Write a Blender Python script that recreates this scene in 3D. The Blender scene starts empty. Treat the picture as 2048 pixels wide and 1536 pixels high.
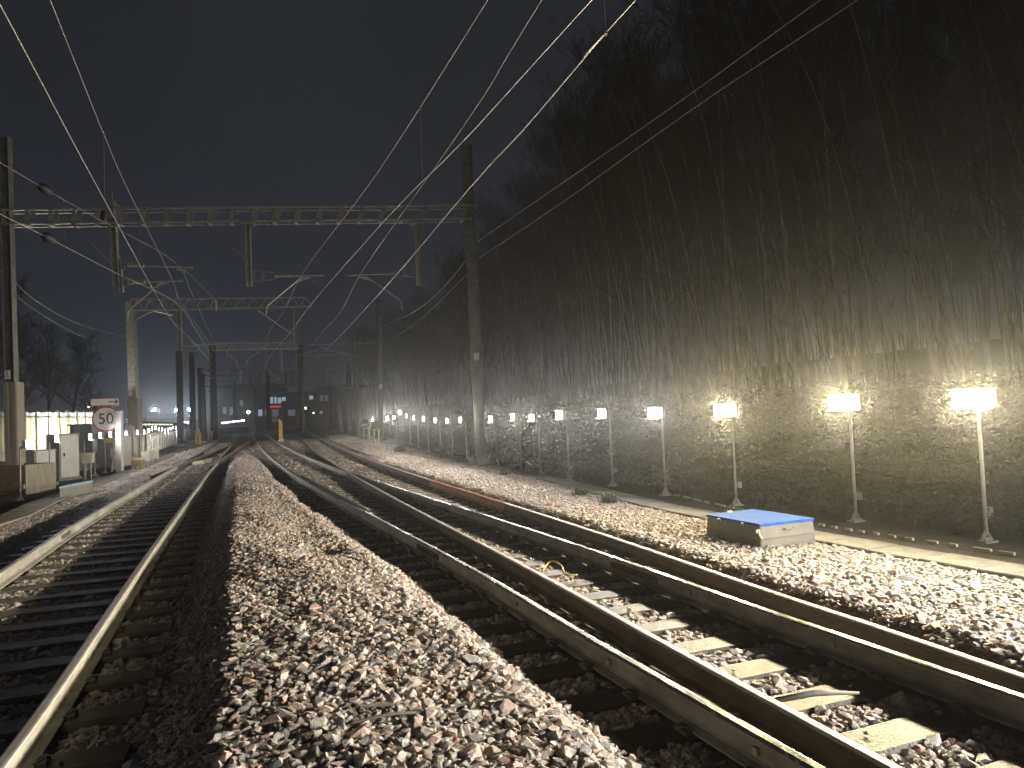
import bpy, bmesh, math, random
import numpy as np
from mathutils import Vector, Matrix
SC = bpy.context.scene
COL = SC.collection
rng = np.random.default_rng(7)
random.seed(7)

# ---------------------------------------------------------------- camera model
F, PITCH, ROLL, HC = 1480.0, math.radians(2.25), math.radians(2.25), 1.58
fw = np.array([0, math.cos(PITCH), math.sin(PITCH)])
u0 = np.array([0, -math.sin(PITCH), math.cos(PITCH)])
r0 = np.array([1.0, 0, 0])
cr = math.cos(ROLL) * r0 - math.sin(ROLL) * u0
cu = math.sin(ROLL) * r0 + math.cos(ROLL) * u0
CAMP = np.array([0, 0, HC])
def ray(px, py):
    return fw + ((px - 1024) / F) * cr - ((py - 768) / F) * cu
def onz(px, py, z):
    d = ray(px, py); t = (z - HC) / d[2]; return CAMP + d * t
def at(px, py, Y):
    d = ray(px, py); return CAMP + d * (Y / d[1])
class VPlane:
    """vertical plane through two points (a gantry, a fence)"""
    def __init__(s, A, B):
        s.A = np.array(A, float); d = np.array(B, float) - s.A; d[2] = 0; s.d = d / np.linalg.norm(d)
        s.n = np.array([-s.d[1], s.d[0], 0])
    def __call__(s, px, py, off=0.0):
        d = ray(px, py); t = np.dot(s.A + s.n * off - CAMP, s.n) / np.dot(d, s.n); return CAMP + d * t

# ---------------------------------------------------------------- helpers
def tag(o, label=None, cat=None, group=None, kind=None):
    if label: o['label'] = label
    if cat: o['category'] = cat
    if group: o['group'] = group
    if kind: o['kind'] = kind
    return o
def thing(name, loc, label, cat, group=None, rz=0.0):
    o = bpy.data.objects.new(name, None); COL.objects.link(o)
    o.location = [float(c) for c in loc]; o.rotation_euler = (0, 0, rz); o.empty_display_size = .2
    return tag(o, label, cat, group)
class MB:
    def __init__(s): s.v = []; s.f = []; s.m = []
    def add(s, V, Fc, mi=0):
        n = len(s.v); s.v.extend([tuple(float(c) for c in p) for p in V])
        s.f.extend([tuple(i + n for i in f) for f in Fc]); s.m.extend([mi] * len(Fc)); return s
    def box(s, c, size, rz=0.0, mi=0, bev=0.0):
        hx, hy, hz = [k / 2 for k in size]
        ca, sa = math.cos(rz), math.sin(rz)
        P = [(x, y, z) for z in (-hz, hz) for (x, y) in ((-hx, -hy), (hx, -hy), (hx, hy), (-hx, hy))]
        V = [(c[0] + x * ca - y * sa, c[1] + x * sa + y * ca, c[2] + z) for x, y, z in P]
        return s.add(V, [(0, 3, 2, 1), (4, 5, 6, 7), (0, 1, 5, 4), (1, 2, 6, 5), (2, 3, 7, 6), (3, 0, 4, 7)], mi)
    def bar(s, p, q, w, h=None, up=(0, 0, 1), mi=0):
        """rectangular bar from p to q, w across, h along up"""
        h = w if h is None else h
        p = np.array(p, float); q = np.array(q, float); d = q - p; L = np.linalg.norm(d)
        if L < 1e-6: return s
        d /= L; up = np.array(up, float); a = np.cross(d, up)
        if np.linalg.norm(a) < 1e-3: a = np.cross(d, (1, 0, 0))
        a /= np.linalg.norm(a); b = np.cross(a, d)
        V = [e + a * sx * w / 2 + b * sz * h / 2 for e in (p, q) for sx, sz in ((-1, -1), (1, -1), (1, 1), (-1, 1))]
        return s.add(V, [(0, 1, 2, 3), (7, 6, 5, 4), (0, 4, 5, 1), (1, 5, 6, 2), (2, 6, 7, 3), (3, 7, 4, 0)], mi)
    def tube(s, pts, r, n=6, mi=0, cap=True):
        pts = [np.array(p, float) for p in pts]; k = len(pts)
        rr = r if hasattr(r, '__len__') else [r] * k
        V = []; a = None
        for i, p in enumerate(pts):
            d = pts[min(i + 1, k - 1)] - pts[max(i - 1, 0)]; d = d / (np.linalg.norm(d) + 1e-9)
            if a is None:
                a = np.cross(d, (0, 0, 1.0))
                if np.linalg.norm(a) < 1e-2: a = np.cross(d, (1.0, 0, 0))
            a = a - d * np.dot(a, d); a /= np.linalg.norm(a) + 1e-9; b = np.cross(d, a)
            for j in range(n):
                t = 2 * math.pi * j / n; V.append(p + (a * math.cos(t) + b * math.sin(t)) * rr[i])
        Fc = [(i * n + j, i * n + (j + 1) % n, (i + 1) * n + (j + 1) % n, (i + 1) * n + j) for i in range(k - 1) for j in range(n)]
        if cap: Fc += [tuple(range(n))[::-1], tuple((k - 1) * n + j for j in range(n))]
        return s.add(V, Fc, mi)
    def disc(s, c, nrm, r, th, n=24, mi=0):
        nrm = np.array(nrm, float); nrm /= np.linalg.norm(nrm); c = np.array(c, float)
        return s.tube([c - nrm * th / 2, c + nrm * th / 2], r, n, mi)
    def hsec(s, p, q, w, d, axis, tf=.02, mi=0):
        """H column from p to q: web along axis (width w), flanges depth d across"""
        axis = np.array(axis, float); axis /= np.linalg.norm(axis); o = np.cross((0, 0, 1), axis)
        p = np.array(p, float); q = np.array(q, float)
        s.bar(p, q, w - 2 * tf, tf * .7, up=o, mi=mi)
        for k in (-1, 1):
            e = axis * k * (w - tf) / 2; s.bar(p + e, q + e, tf, d, up=o, mi=mi)
        return s
    def build(s, name, mat, parent=None, smooth=False):
        me = bpy.data.meshes.new(name); me.from_pydata(s.v, [], s.f)
        for m in (mat if isinstance(mat, (list, tuple)) else [mat]): me.materials.append(m)
        if any(s.m): me.polygons.foreach_set('material_index', s.m)
        if smooth: me.polygons.foreach_set('use_smooth', [True] * len(s.f))
        me.update()
        o = bpy.data.objects.new(name, me); COL.objects.link(o)
        if parent is not None:
            o.parent = parent; o.matrix_parent_inverse = Matrix()
            if getattr(parent, 'worldfix', None): pass
        return o
def kids(o): return [c for c in bpy.data.objects if c.parent == o]
def reparent_local(o, root):
    """mesh written in world coordinates: shift it into root's frame"""
    inv = Matrix.Translation(root.location).to_4x4() @ Matrix.Rotation(root.rotation_euler.z, 4, 'Z')
    o.data.transform(inv.inverted())
def part(mb, name, mat, root, smooth=False, parent=None, label=None):
    """mb in world coordinates -> child of root (or of parent, a child of root with identity transform)"""
    o = mb.build(name, mat, parent or root, smooth); reparent_local(o, root)
    if label: o['label'] = label
    return o
def copy_tree(o, parent=None):
    c = o.copy(); COL.objects.link(c)
    if parent is not None: c.parent = parent
    for ch in CH.get(o.name, []): copy_tree(ch, c)
    return c
CH = {}
def index_children(o):
    CH[o.name] = [c for c in bpy.data.objects if c.parent == o]
    for c in CH[o.name]: index_children(c)
ORD = ['nearest', 'second', 'third', 'fourth', 'fifth', 'sixth', 'seventh', 'eighth', 'ninth', 'tenth', 'eleventh', 'twelfth', 'thirteenth',
       'fourteenth', 'fifteenth', 'sixteenth', 'seventeenth', 'eighteenth', 'nineteenth', 'twentieth', 'twenty-first', 'twenty-second',
       'twenty-third', 'twenty-fourth', 'twenty-fifth', 'twenty-sixth', 'twenty-seventh']

# ---------------------------------------------------------------- materials
def nt(name):
    m = bpy.data.materials.new(name); m.use_nodes = True; t = m.node_tree
    return m, t, t.nodes['Principled BSDF']
def ramp(t, fac, stops):
    r = t.nodes.new('ShaderNodeValToRGB'); t.links.new(fac, r.inputs[0]); e = r.color_ramp.elements
    while len(e) < len(stops): e.new(.5)
    for k, (p, c) in enumerate(stops): e[k].position = p; e[k].color = (*c, 1)
    return r.outputs[0]
def mat(name, c1, c2=None, scale=8.0, rough=.7, metal=0.0, bump=0.0, bscale=None, stretch=(1, 1, 1), detail=6, mid=(.35, .65), spec=.5, rough2=None):
    m, t, b = nt(name); N, L = t.nodes, t.links
    tc = N.new('ShaderNodeTexCoord'); mp = N.new('ShaderNodeMapping'); mp.inputs['Scale'].default_value = stretch
    L.new(tc.outputs['Object'], mp.inputs[0])
    nz = N.new('ShaderNodeTexNoise'); nz.inputs['Scale'].default_value = scale; nz.inputs['Detail'].default_value = detail
    nz.inputs['Roughness'].default_value = .65
    L.new(mp.outputs[0], nz.inputs['Vector'])
    c2 = c2 or tuple(k * .75 for k in c1)
    L.new(ramp(t, nz.outputs[0], [(mid[0], c2), (mid[1], c1)]), b.inputs['Base Color'])
    b.inputs['Metallic'].default_value = metal; b.inputs['Specular IOR Level'].default_value = spec
    if rough2 is not None:
        mr = N.new('ShaderNodeMapRange'); mr.inputs[3].default_value = rough; mr.inputs[4].default_value = rough2
        L.new(nz.outputs[0], mr.inputs[0]); L.new(mr.outputs[0], b.inputs['Roughness'])
    else: b.inputs['Roughness'].default_value = rough
    if bump:
        n2 = N.new('ShaderNodeTexNoise'); n2.inputs['Scale'].default_value = bscale or scale * 4; n2.inputs['Detail'].default_value = 5
        L.new(mp.outputs[0], n2.inputs['Vector'])
        bp = N.new('ShaderNodeBump'); bp.inputs['Strength'].default_value = bump; bp.inputs['Distance'].default_value = min(.01, .6 / (bscale or scale * 4))
        L.new(n2.outputs[0], bp.inputs['Height']); L.new(bp.outputs[0], b.inputs['Normal'])
    return m
def emis(name, col, st, base=(.6, .6, .6)):
    m, t, b = nt(name); b.inputs['Base Color'].default_value = (*base, 1)
    b.inputs['Emission Color'].default_value = (*col, 1); b.inputs['Emission Strength'].default_value = st
    b.inputs['Roughness'].default_value = .4
    return m
M = {}
M['galv'] = mat('galvanised_steel', (.34, .33, .29), (.2, .19, .165), 6, .5, .55, .15, 60)
M['galvdark'] = mat('weathered_steel', (.2, .195, .17), (.11, .105, .09), 4, .6, .3, .2, 50)
M['darkmast'] = mat('dark_brown_mast', (.05, .042, .033), (.028, .024, .02), 3, .8)
M['post'] = mat('pale_post', (.46, .44, .38), (.3, .28, .24), 9, .5, .2, .1)
M['railweb'] = mat('rail_web', (.42, .40, .34), (.21, .19, .15), 5, .75, .0, .5, 70, (1, .35, 1), rough2=.6)
M['railweb2'] = mat('rail_web_rust', (.13, .085, .055), (.06, .036, .024), 5, .8, .0, .5, 70, (1, .35, 1))
M['polish'] = mat('rail_polished', (.62, .60, .54), (.42, .40, .35), 30, .14, 1.0, .05, 220, (1, .15, 1), rough2=.36)
M['dullhead'] = mat('rail_dull_head', (.55, .53, .475), (.42, .37, .30), 22, .38, .55, .15, 160, (1, .2, 1), rough2=.55)
M['orangehead'] = mat('rail_orange_rust', (.52, .20, .07), (.28, .09, .035), 14, .7, .0, .4, 120)
M['concrete'] = mat('sleeper_concrete', (.17, .15, .115), (.10, .085, .065), 7, .62, 0, .5, 130, rough2=.45, spec=.25)
M['bearer'] = mat('wet_bearer', (.095, .074, .046), (.055, .042, .027), 9, .55, 0, .6, 60, rough2=.38, spec=.4)
M['battendark'] = mat('batten_steel', (.24, .235, .21), (.15, .145, .125), 6, .6, .2)
M['trough'] = mat('trough_concrete', (.24, .22, .18), (.14, .13, .105), 6, .75, 0, .8, 160)
M['soil'] = mat('cess_soil', (.085, .066, .045), (.035, .028, .02), 3, .95, 0, .9, 26)
M['ground'] = mat('far_ground', (.07, .06, .048), (.035, .03, .025), .6, .95, 0, .6, 6)
M['bank'] = mat('bank_soil', (.03, .024, .017), (.013, .011, .008), 2.2, .95, 0, 1.0, 14)
M['ballastbed'] = mat('ballast_bed', (.34, .28, .235), (.14, .115, .095), 16, .85, 0, 1.0, 22, mid=(.42, .58))
M['timber'] = mat('timber_boards', (.34, .30, .225), (.21, .175, .125), 3, .75, 0, .4, 40, (6, 6, .7))
M['ply'] = mat('plywood', (.34, .25, .13), (.2, .13, .06), 2.5, .7, 0, .2, 30, (1, 1, 5))
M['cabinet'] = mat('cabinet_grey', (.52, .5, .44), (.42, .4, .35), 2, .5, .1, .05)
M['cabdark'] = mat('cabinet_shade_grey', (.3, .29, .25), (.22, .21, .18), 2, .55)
M['cream'] = mat('cream_plastic', (.58, .53, .36), (.46, .42, .28), 3, .5)
M['boxside'] = mat('pit_concrete', (.19, .18, .15), (.14, .13, .105), 3, .6, 0, .3, 60)
M['blue'] = mat('blue_lid', (.03, .11, .40), (.02, .08, .31), 12, .9, 0, .7, 260, spec=.15)
M['paleblue'] = mat('pale_blue_lid', (.2, .36, .42), (.14, .28, .34), 12, .55, 0, .4, 200)
M['yellow'] = mat('yellow_paint', (.72, .5, .06), (.5, .33, .04), 8, .5)
M['lime'] = mat('yellow_green_rail', (.45, .48, .22), (.3, .33, .14), 8, .5)
M['black'] = mat('black_rubber', (.02, .02, .02), (.012, .012, .012), 5, .6)
M['white'] = mat('white_plate', (.75, .72, .66), (.65, .62, .56), 4, .5)
M['red'] = mat('red_ring', (.55, .03, .03), (.45, .02, .02), 4, .45)
M['insul'] = mat('insulator_ceramic', (.3, .25, .18), (.2, .16, .11), 6, .3)
M['wire'] = mat('copper_wire', (.42, .41, .36), (.3, .29, .25), 20, .4, .6)
M['wiredark'] = mat('dropper_wire', (.06, .06, .055), (.04, .04, .036), 20, .6)
M['bark'] = mat('bark', (.28, .255, .21), (.12, .105, .08), 5, .9, 0, .8, 30, (1, 1, .3))
M['twig'] = mat('twig', (.11, .095, .068), (.055, .045, .032), 4, .9)
M['twigdark'] = mat('twig_dark', (.06, .055, .045), (.03, .028, .022), 4, .95)
M['container'] = mat('container_grey', (.24, .26, .25), (.18, .19, .19), 1.2, .6, .1)
M['hillfloor'] = mat('leaf_litter', (.02, .017, .013), (.009, .008, .006), 1.5, .95)
M['bramble'] = mat('bramble_leaf', (.04, .032, .02), (.018, .016, .011), 9, .8)
M['weed'] = mat('weed_leaf', (.10, .13, .055), (.05, .07, .028), 9, .7)
M['brick'] = mat('dark_building', (.055, .05, .045), (.035, .032, .028), .6, .85)
M['roofdark'] = mat('roof_dark', (.025, .025, .028), (.018, .018, .02), .6, .8)
M['cable'] = mat('grey_cable', (.16, .155, .12), (.1, .095, .07), 20, .6)
M['yrope'] = mat('yellow_cable', (.5, .45, .1), (.4, .34, .08), 12, .5)
M['rag'] = mat('white_scrap', (.7, .68, .62), (.55, .53, .47), 20, .8)

# stone: colour from a per-instance attribute
def stone_mat():
    m, t, b = nt('ballast_stone'); N, L = t.nodes, t.links
    at_ = N.new('ShaderNodeAttribute'); at_.attribute_type = 'INSTANCER'; at_.attribute_name = 'tint'
    c = ramp(t, at_.outputs['Fac'], [(0, (.26, .245, .215)), (.12, (.40, .385, .345)), (.3, (.52, .485, .435)), (.45, (.50, .355, .285)), (.58, (.58, .50, .435)),
                                     (.72, (.60, .46, .385)), (.84, (.37, .36, .325)), (.93, (.66, .64, .60)), (1, (.52, .27, .17))])
    r = t.nodes[-1]
    tc = N.new('ShaderNodeTexCoord'); nz = N.new('ShaderNodeTexNoise'); nz.inputs['Scale'].default_value = 3.5; nz.inputs['Detail'].default_value = 6
    L.new(tc.outputs['Object'], nz.inputs['Vector'])
    mx = N.new('ShaderNodeMix'); mx.data_type = 'RGBA'; mx.blend_type = 'MULTIPLY'; mx.inputs[0].default_value = .8
    L.new(c, mx.inputs[6]); L.new(ramp(t, nz.outputs[0], [(.3, (.6, .57, .55)), (.7, (1.25, 1.24, 1.22))]), mx.inputs[7])
    L.new(mx.outputs[2], b.inputs['Base Color'])
    b.inputs['Roughness'].default_value = .5; b.inputs['Specular IOR Level'].default_value = .45
    bp = N.new('ShaderNodeBump'); bp.inputs['Strength'].default_value = .5; bp.inputs['Distance'].default_value = .02
    n2 = N.new('ShaderNodeTexNoise'); n2.inputs['Scale'].default_value = 9
    L.new(tc.outputs['Object'], n2.inputs['Vector'])
    L.new(n2.outputs[0], bp.inputs['Height']); L.new(bp.outputs[0], b.inputs['Normal'])
    return m
M['stone'] = stone_mat()
def lens_mat(name, rgb, st=40):
    m = emis(name, rgb, st); m['rgb'] = rgb; m.cycles.emission_sampling = 'NONE'; return m
M['led_warm'] = lens_mat('led_lens_warm', (1, .85, .5), 60)
M['led'] = lens_mat('led_lens', (1, .935, .82))
M['ledcool'] = lens_mat('led_lens_cool', (.97, .95, 1.0))
M['led_near'] = lens_mat('led_lens_near', (1, .955, .90))

# ---------------------------------------------------------------- camera, world, render
cam = bpy.data.cameras.new('camera'); co = bpy.data.objects.new('camera', cam); COL.objects.link(co)
cam.sensor_width = 36; cam.lens = F / 2048 * 36; cam.clip_start = .05; cam.clip_end = 3000
mw = Matrix(((cr[0], cu[0], -fw[0], 0), (cr[1], cu[1], -fw[1], 0), (cr[2], cu[2], -fw[2], HC), (0, 0, 0, 1)))
co.matrix_world = mw; SC.camera = co
w = bpy.data.worlds.new('World'); SC.world = w; w.use_nodes = True; t = w.node_tree
bg = t.nodes['Background']
tc = t.nodes.new('ShaderNodeTexCoord'); sp = t.nodes.new('ShaderNodeSeparateXYZ'); t.links.new(tc.outputs['Generated'], sp.inputs[0])
sky = ramp(t, sp.outputs['Z'], [(0.0, (.024, .029, .040)), (.12, (.0215, .0255, .034)), (.35, (.0185, .0203, .0255)), (.8, (.0155, .0158, .0185))])
wn = t.nodes.new('ShaderNodeTexNoise'); wn.inputs['Scale'].default_value = 2.2; wn.inputs['Detail'].default_value = 4; t.links.new(tc.outputs['Generated'], wn.inputs['Vector'])
wmx = t.nodes.new('ShaderNodeMix'); wmx.data_type = 'RGBA'; wmx.blend_type = 'MULTIPLY'; wmx.inputs[0].default_value = 1
t.links.new(sky, wmx.inputs[6]); t.links.new(ramp(t, wn.outputs[0], [(.3, (.82, .82, .83)), (.7, (1.15, 1.13, 1.12))]), wmx.inputs[7]); t.links.new(wmx.outputs[2], bg.inputs[0]); bg.inputs[1].default_value = SKYK = 1.0
SC.view_settings.view_transform = 'Standard'; SC.view_settings.look = 'None'; SC.view_settings.gamma = 1
SC.view_settings.exposure = 0.0
SC.render.engine = 'CYCLES'
cy = SC.cycles
cy.use_denoising = True; cy.max_bounces = 5; cy.diffuse_bounces = 1; cy.glossy_bounces = 2; cy.transmission_bounces = 2
cy.volume_bounces = 0; cy.transparent_max_bounces = 6; cy.sample_clamp_indirect = 3.0; cy.use_light_tree = True
cy.caustics_reflective = False; cy.caustics_refractive = False
# ---------------------------------------------------------------- rails as x(y)
CO = {'L1': ([65.85627, -10.95599, -2.44602, -0.3644], 8.6), 'L2': ([-4.43944, 2.10127, -1.47798, -0.35665], 3.76),
      'R1': ([-1218.1495, 1064.86528, -340.87663, 48.34609, -0.27817, -0.35359], 3.3),
      'R2': ([-448.84979, 437.76975, -156.67008, 25.00266, 0.97757, -0.30616], 3.3),
      'R3': ([-3135.3229, 2274.13528, -609.54388, 73.26422, 0.45942, -0.34421], 4.0),
      'R4': ([-4072.665, 2711.93725, -667.07585, 73.53065, 0.79843, -0.28777], 4.3),
      'X1': ([-4.70611, -0.29917], 26), 'X2': ([-2.83516, -0.31259], 30)}
NEAR = {'R1': -.40, 'R2': -.345, 'R3': -.40, 'R4': -.325}
def _e(k, y): return np.polyval(CO[k][0], 1 / y) * y
def rx(k, y):
    y = np.asarray(y, float)
    if k in NEAR: return np.where(y >= 5.3, _e(k, np.maximum(y, 5.3)), _e(k, 5.3) + NEAR[k] * (y - 5.3))
    y0 = CO[k][1]; yy = np.maximum(y, y0)
    s = (_e(k, y0 * 1.04) - _e(k, y0)) / (.04 * y0)
    return np.where(y >= y0, _e(k, yy), _e(k, y0) + s * (y - y0))
# left pair near the camera: keep the gauge from L2
def l1x(y):
    y = np.asarray(y, float)
    a = rx('L1', y); e = .05
    m = (rx('L2', y + e) - rx('L2', y - e)) / (2 * e)
    b = rx('L2', y) - 1.505 * np.sqrt(1 + m * m)
    k = np.clip((y - 8) / 4, 0, 1); return b * (1 - k) + a * k
RX = {k: (lambda y, k=k: rx(k, y)) for k in CO}; RX['L1'] = l1x

PROF = [(-.070, -.159, 0), (-.070, -.148, 0), (-.022, -.132, 0), (-.0105, -.118, 0), (-.0105, -.052, 0), (-.018, -.043, 0), (-.0355, -.036, 0),
        (-.0365, -.012, 1), (-.030, -.0035, 1), (-.018, 0, 1), (.018, 0, 1), (.030, -.0035, 1), (.0365, -.012, 0), (.0355, -.036, 0), (.018, -.043, 0),
        (.0105, -.052, 0), (.0105, -.118, 0), (.022, -.132, 0), (.070, -.148, 0), (.070, -.159, 0)]
PROFM = [0] * 7 + [1] * 5 + [0] * 8     # slot of the strip starting at each profile point
def rail_mesh(fx, y0, y1, webmat, headmat, parent, root, step=None, extra=None):
    ys = [y0]
    while ys[-1] < y1: ys.append(ys[-1] + max(.25, ys[-1] * .03))
    ys[-1] = y1; ys = np.array(ys); xs = fx(ys)
    g = (fx(ys + .05) - fx(ys - .05)) / .1
    n = len(PROF); V = []; Fc = []; mi = []
    for i in range(len(ys)):
        c = 1 / math.hypot(1, g[i]); nx, ny = c, -g[i] * c
        for (o, z, _) in PROF: V.append((xs[i] + o * nx, ys[i] + o * ny, z))
    for i in range(len(ys) - 1):
        for j in range(n):
            Fc.append((i * n + j, i * n + (j + 1) % n, (i + 1) * n + (j + 1) % n, (i + 1) * n + j)); mi.append(PROFM[j])
    Fc.append(tuple(range(n))); mi.append(0); Fc.append(tuple((len(ys) - 1) * n + j for j in range(n))[::-1]); mi.append(0)
    mb = MB(); mb.v = V; mb.f = Fc; mb.m = mi
    return part(mb, 'rail', [webmat, headmat], root, parent=parent)

def slp(mb, ca, dirv, L, wdt=.26, top=-.162, h=.10):
    """one sleeper: chamfered bar centred at ca along dirv"""
    d = np.array([dirv[0], dirv[1], 0.0]); d /= np.linalg.norm(d); a = np.array([-d[1], d[0], 0])
    V = []
    for s in (-1, 1):
        for (o, z) in ((-wdt / 2 - .02, top - h), (wdt / 2 + .02, top - h), (wdt / 2, top - .018), (wdt / 2 - .018, top), (-wdt / 2 + .018, top), (-wdt / 2, top - .018)):
            V.append(np.array([ca[0], ca[1], 0]) + d * s * L / 2 + a * o + np.array([0, 0, z]))
    return mb.add(V, [(0, 1, 2, 3, 4, 5)[::-1], (6, 7, 8, 9, 10, 11)] + [(i, (i + 1) % 6, 6 + (i + 1) % 6, 6 + i) for i in range(6)])
def clips(root, par, x, y, g):
    c = 1 / math.hypot(1, g); nx, ny = c, -g * c; tx, ty = g * c, c
    for s in (-1, 1):
        mb = MB()
        P = [(.058, -.03, -.150), (.085, -.035, -.128), (.115, -.02, -.122), (.125, .01, -.135), (.105, .03, -.128), (.075, .032, -.135), (.058, .02, -.150)]
        mb.tube([(x + nx * s * a + tx * b, y + ny * s * a + ty * b, z) for a, b, z in P], .0085, 5)
        mb.box((x + nx * s * .1, y + ny * s * .1, -.152), (.045, .11, .028), rz=math.atan2(ny, nx))
        part(mb, 'rail_clip', M['galvdark'], root, parent=par)

SLEEP = []   # (cx, cy, ux, uy, halflen, halfwidth) for stone exclusion
def grad(fx, y): return float((fx(y + .1) - fx(y - .1)) / .2)

# left track
ltrack = thing('railway_track', (float(rx('L2', 6.)) - .8, 6, 0), 'left-hand railway track with dull-topped steel rails beside the grey equipment cabinets', 'railway track')
rail_mesh(RX['L1'], 1.0, 300, M['railweb'], M['dullhead'], None, ltrack)
rail_mesh(RX['L2'], -1.5, 300, M['railweb'], M['dullhead'], None, ltrack)
y = .6; k = 0
while y < 62 and k < 98:
    xa, xb = float(l1x(y)), float(rx('L2', y)); g = grad(RX['L2'], y); cx = (xa + xb) / 2
    c = 1 / math.hypot(1, g); d = (c, -g * c)
    mb = MB(); slp(mb, (cx, y + (-g) * 0), d, 2.5)
    o = part(mb, 'sleeper', M['concrete'], ltrack)
    if y < 11:
        clips(ltrack, o, cx + d[0] * .7525, y + d[1] * .7525, g)
    SLEEP.append((cx, y, d[0], d[1], 1.25, .14)); y += .65 * c; k += 1
# joint on the left rail
mb = MB(); yj = 11.9; xj = float(l1x(yj)); g = grad(RX['L2'], yj); c = 1 / math.hypot(1, g)
mb.bar((xj + .02 * c - g * c * .3, yj - .3 * c, -.085), (xj + .02 * c + g * c * .3, yj + .3 * c, -.085), .02, .06); part(mb, 'fishplate', M['railweb2'], ltrack)

# right turnout: four rails on long bearers
turn = thing('railway_turnout', (1.2, 6, 0), 'right-hand railway turnout of four close rails, two polished and two rusty, in the foreground', 'railway turnout')
for k, hm in (('R1', 'polish'), ('R2', 'dullhead'), ('R3', 'polish'), ('R4', 'dullhead')):
    if k == 'R4':
        rail_mesh(RX[k], -1, 13.2, M['railweb2'], M[hm], None, turn)
        o = rail_mesh(RX[k], 13.21, 18.6, M['orangehead'], M['orangehead'], None, turn); o['label'] = 'bright orange rusty rail length by the walkway'
        rail_mesh(RX[k], 18.61, 160, M['railweb2'], M[hm], None, turn)
    else: rail_mesh(RX[k], -1, 200 if k != 'R2' else 150, M['railweb'] if k != 'R2' else M['railweb2'], M[hm], None, turn)
y = .3; k = 0
while k < 96 and y < 62:
    a, b = float(rx('R1', y)), float(rx('R4', y)); g = grad(RX['R1'], y); c = 1 / math.hypot(1, g); d = (c, -g * c)
    L = (b - a) * c
    if L < 3.6:
        cx = (a + b) / 2; cyy = y
        # centre the skewed bearer between the outer rails
        mb = MB(); slp(mb, (cx, y), d, L + 1.0, .27)
        o = part(mb, 'sleeper', M['bearer'], turn); SLEEP.append((cx, y, d[0], d[1], L / 2 + .5, .145))
        if y < 12:
            for kk in ('R1', 'R2', 'R3', 'R4'):
                # crossing of the bearer line with the rail
                tx = float(rx(kk, y)); yy = y + (tx - cx) * (-g) ; tx = float(rx(kk, yy)); clips(turn, o, tx, yy, g)
        y += .56 * c; k += 1
    else:
        for p, q in (('R1', 'R3'), ('R2', 'R4')):
            a, b = float(rx(p, y)), float(rx(q, y)); g2 = grad(RX[p], y); c2 = 1 / math.hypot(1, g2)
            mb = MB(); slp(mb, ((a + b) / 2, y), (c2, -g2 * c2), 2.5); part(mb, 'sleeper', M['concrete'], turn)
            SLEEP.append(((a + b) / 2, y, c2, -g2 * c2, 1.25, .14)); k += 1
        y += .75
# check rail and small web plates
def offset(fx, dx): return lambda y: fx(y) + dx
rail_mesh(offset(RX['R1'], .13), 13.0, 22.0, M['railweb2'], M['polish'], None, turn)
for kk, pts in (('R1', [(1029, 1207), (1221, 1322), (1510, 1500)]), ('R3', [(1241, 1137), (1380, 1184), (1671, 1288)])):
    for px, py in pts:
        p = onz(px, py, -.075); g = grad(RX[kk], p[1]); c = 1 / math.hypot(1, g)
        x = float(rx(kk, p[1])) - .022
        mb = MB(); mb.box((x, p[1], -.08), (.022, .034, .034), rz=math.atan2(-g, 1)); part(mb, 'web_bolt', M['cream'], turn)
# fishplate with bolts on R3 near px 1200,1125
for kk, yj in (('R3', 7.6), ('R1', 9.2)):
    g = grad(RX[kk], yj); c = 1 / math.hypot(1, g); x = float(rx(kk, yj)); t_ = np.array([g * c, c, 0]); n_ = np.array([c, -g * c, 0])
    mb = MB(); p = np.array([x, yj, -.085]) - n_ * .022
    mb.bar(p - t_ * .45, p + t_ * .45, .022, .065)
    for s in (-.35, -.2, -.07, .07, .2, .35): mb.disc(p + t_ * s - n_ * .02, n_, .018, .03, 6)
    part(mb, 'fishplate', M['railweb2'], turn)

# crossover between left track and the turnout, further away
cross = thing('crossover_track', (-9.5, 32, 0), 'distant brown crossover track branching from the left track towards the middle', 'railway track')
for kk, y0 in (('X1', 24.5), ('X2', 28.5)): rail_mesh(RX[kk], y0, 78, M['railweb2'], M['dullhead'], None, cross)

# ---------------------------------------------------------------- side lines
WALK = np.array([(9.2, -3), (7.35, 1), (4.98, 5.9), (4.53, 6.72), (4.17, 7.5), (3.81, 8.32), (3.3, 9.6), (2.86, 10.75), (2.35, 12.1), (1.85, 13.73), (.95, 17.34), (-.1, 20.82), (-1.5, 25.24), (-4.0, 33.07), (-5.7, 38.74), (-8.2, 46.44)])
WY, WX = WALK[:, 1], WALK[:, 0]
def walkx(y): return np.interp(y, WY, WX)
LAMPR = [(5.39, 8.59), (4.72, 10.39), (3.69, 12.51), (2.87, 14.32), (2.13, 16.37), (1.29, 17.93), (.69, 20.5), (.17, 21.6), (-.54, 23.6), (-1.76, 27.24), (-2.43, 29.16),
         (-3.14, 31.6), (-4.1, 35.4), (-5.2, 40.2), (-6.5, 46.4)]
_l = np.array([(9.9, -3), (6.1, 6.8)] + LAMPR + [(-15, 75), (-40, 150), (-110, 350)])
def lampx(y): return np.interp(y, _l[:, 1], _l[:, 0])
LW = np.array([(-6.3, 2), (-9.51, 13.68), (-9.87, 15.08), (-11.07, 17.99), (-12.2, 21.35), (-14.4, 27.93), (-20.4, 44.99), (-32, 80), (-120, 330)])
def lwx(y): return np.interp(y, LW[:, 1], LW[:, 0])

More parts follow.
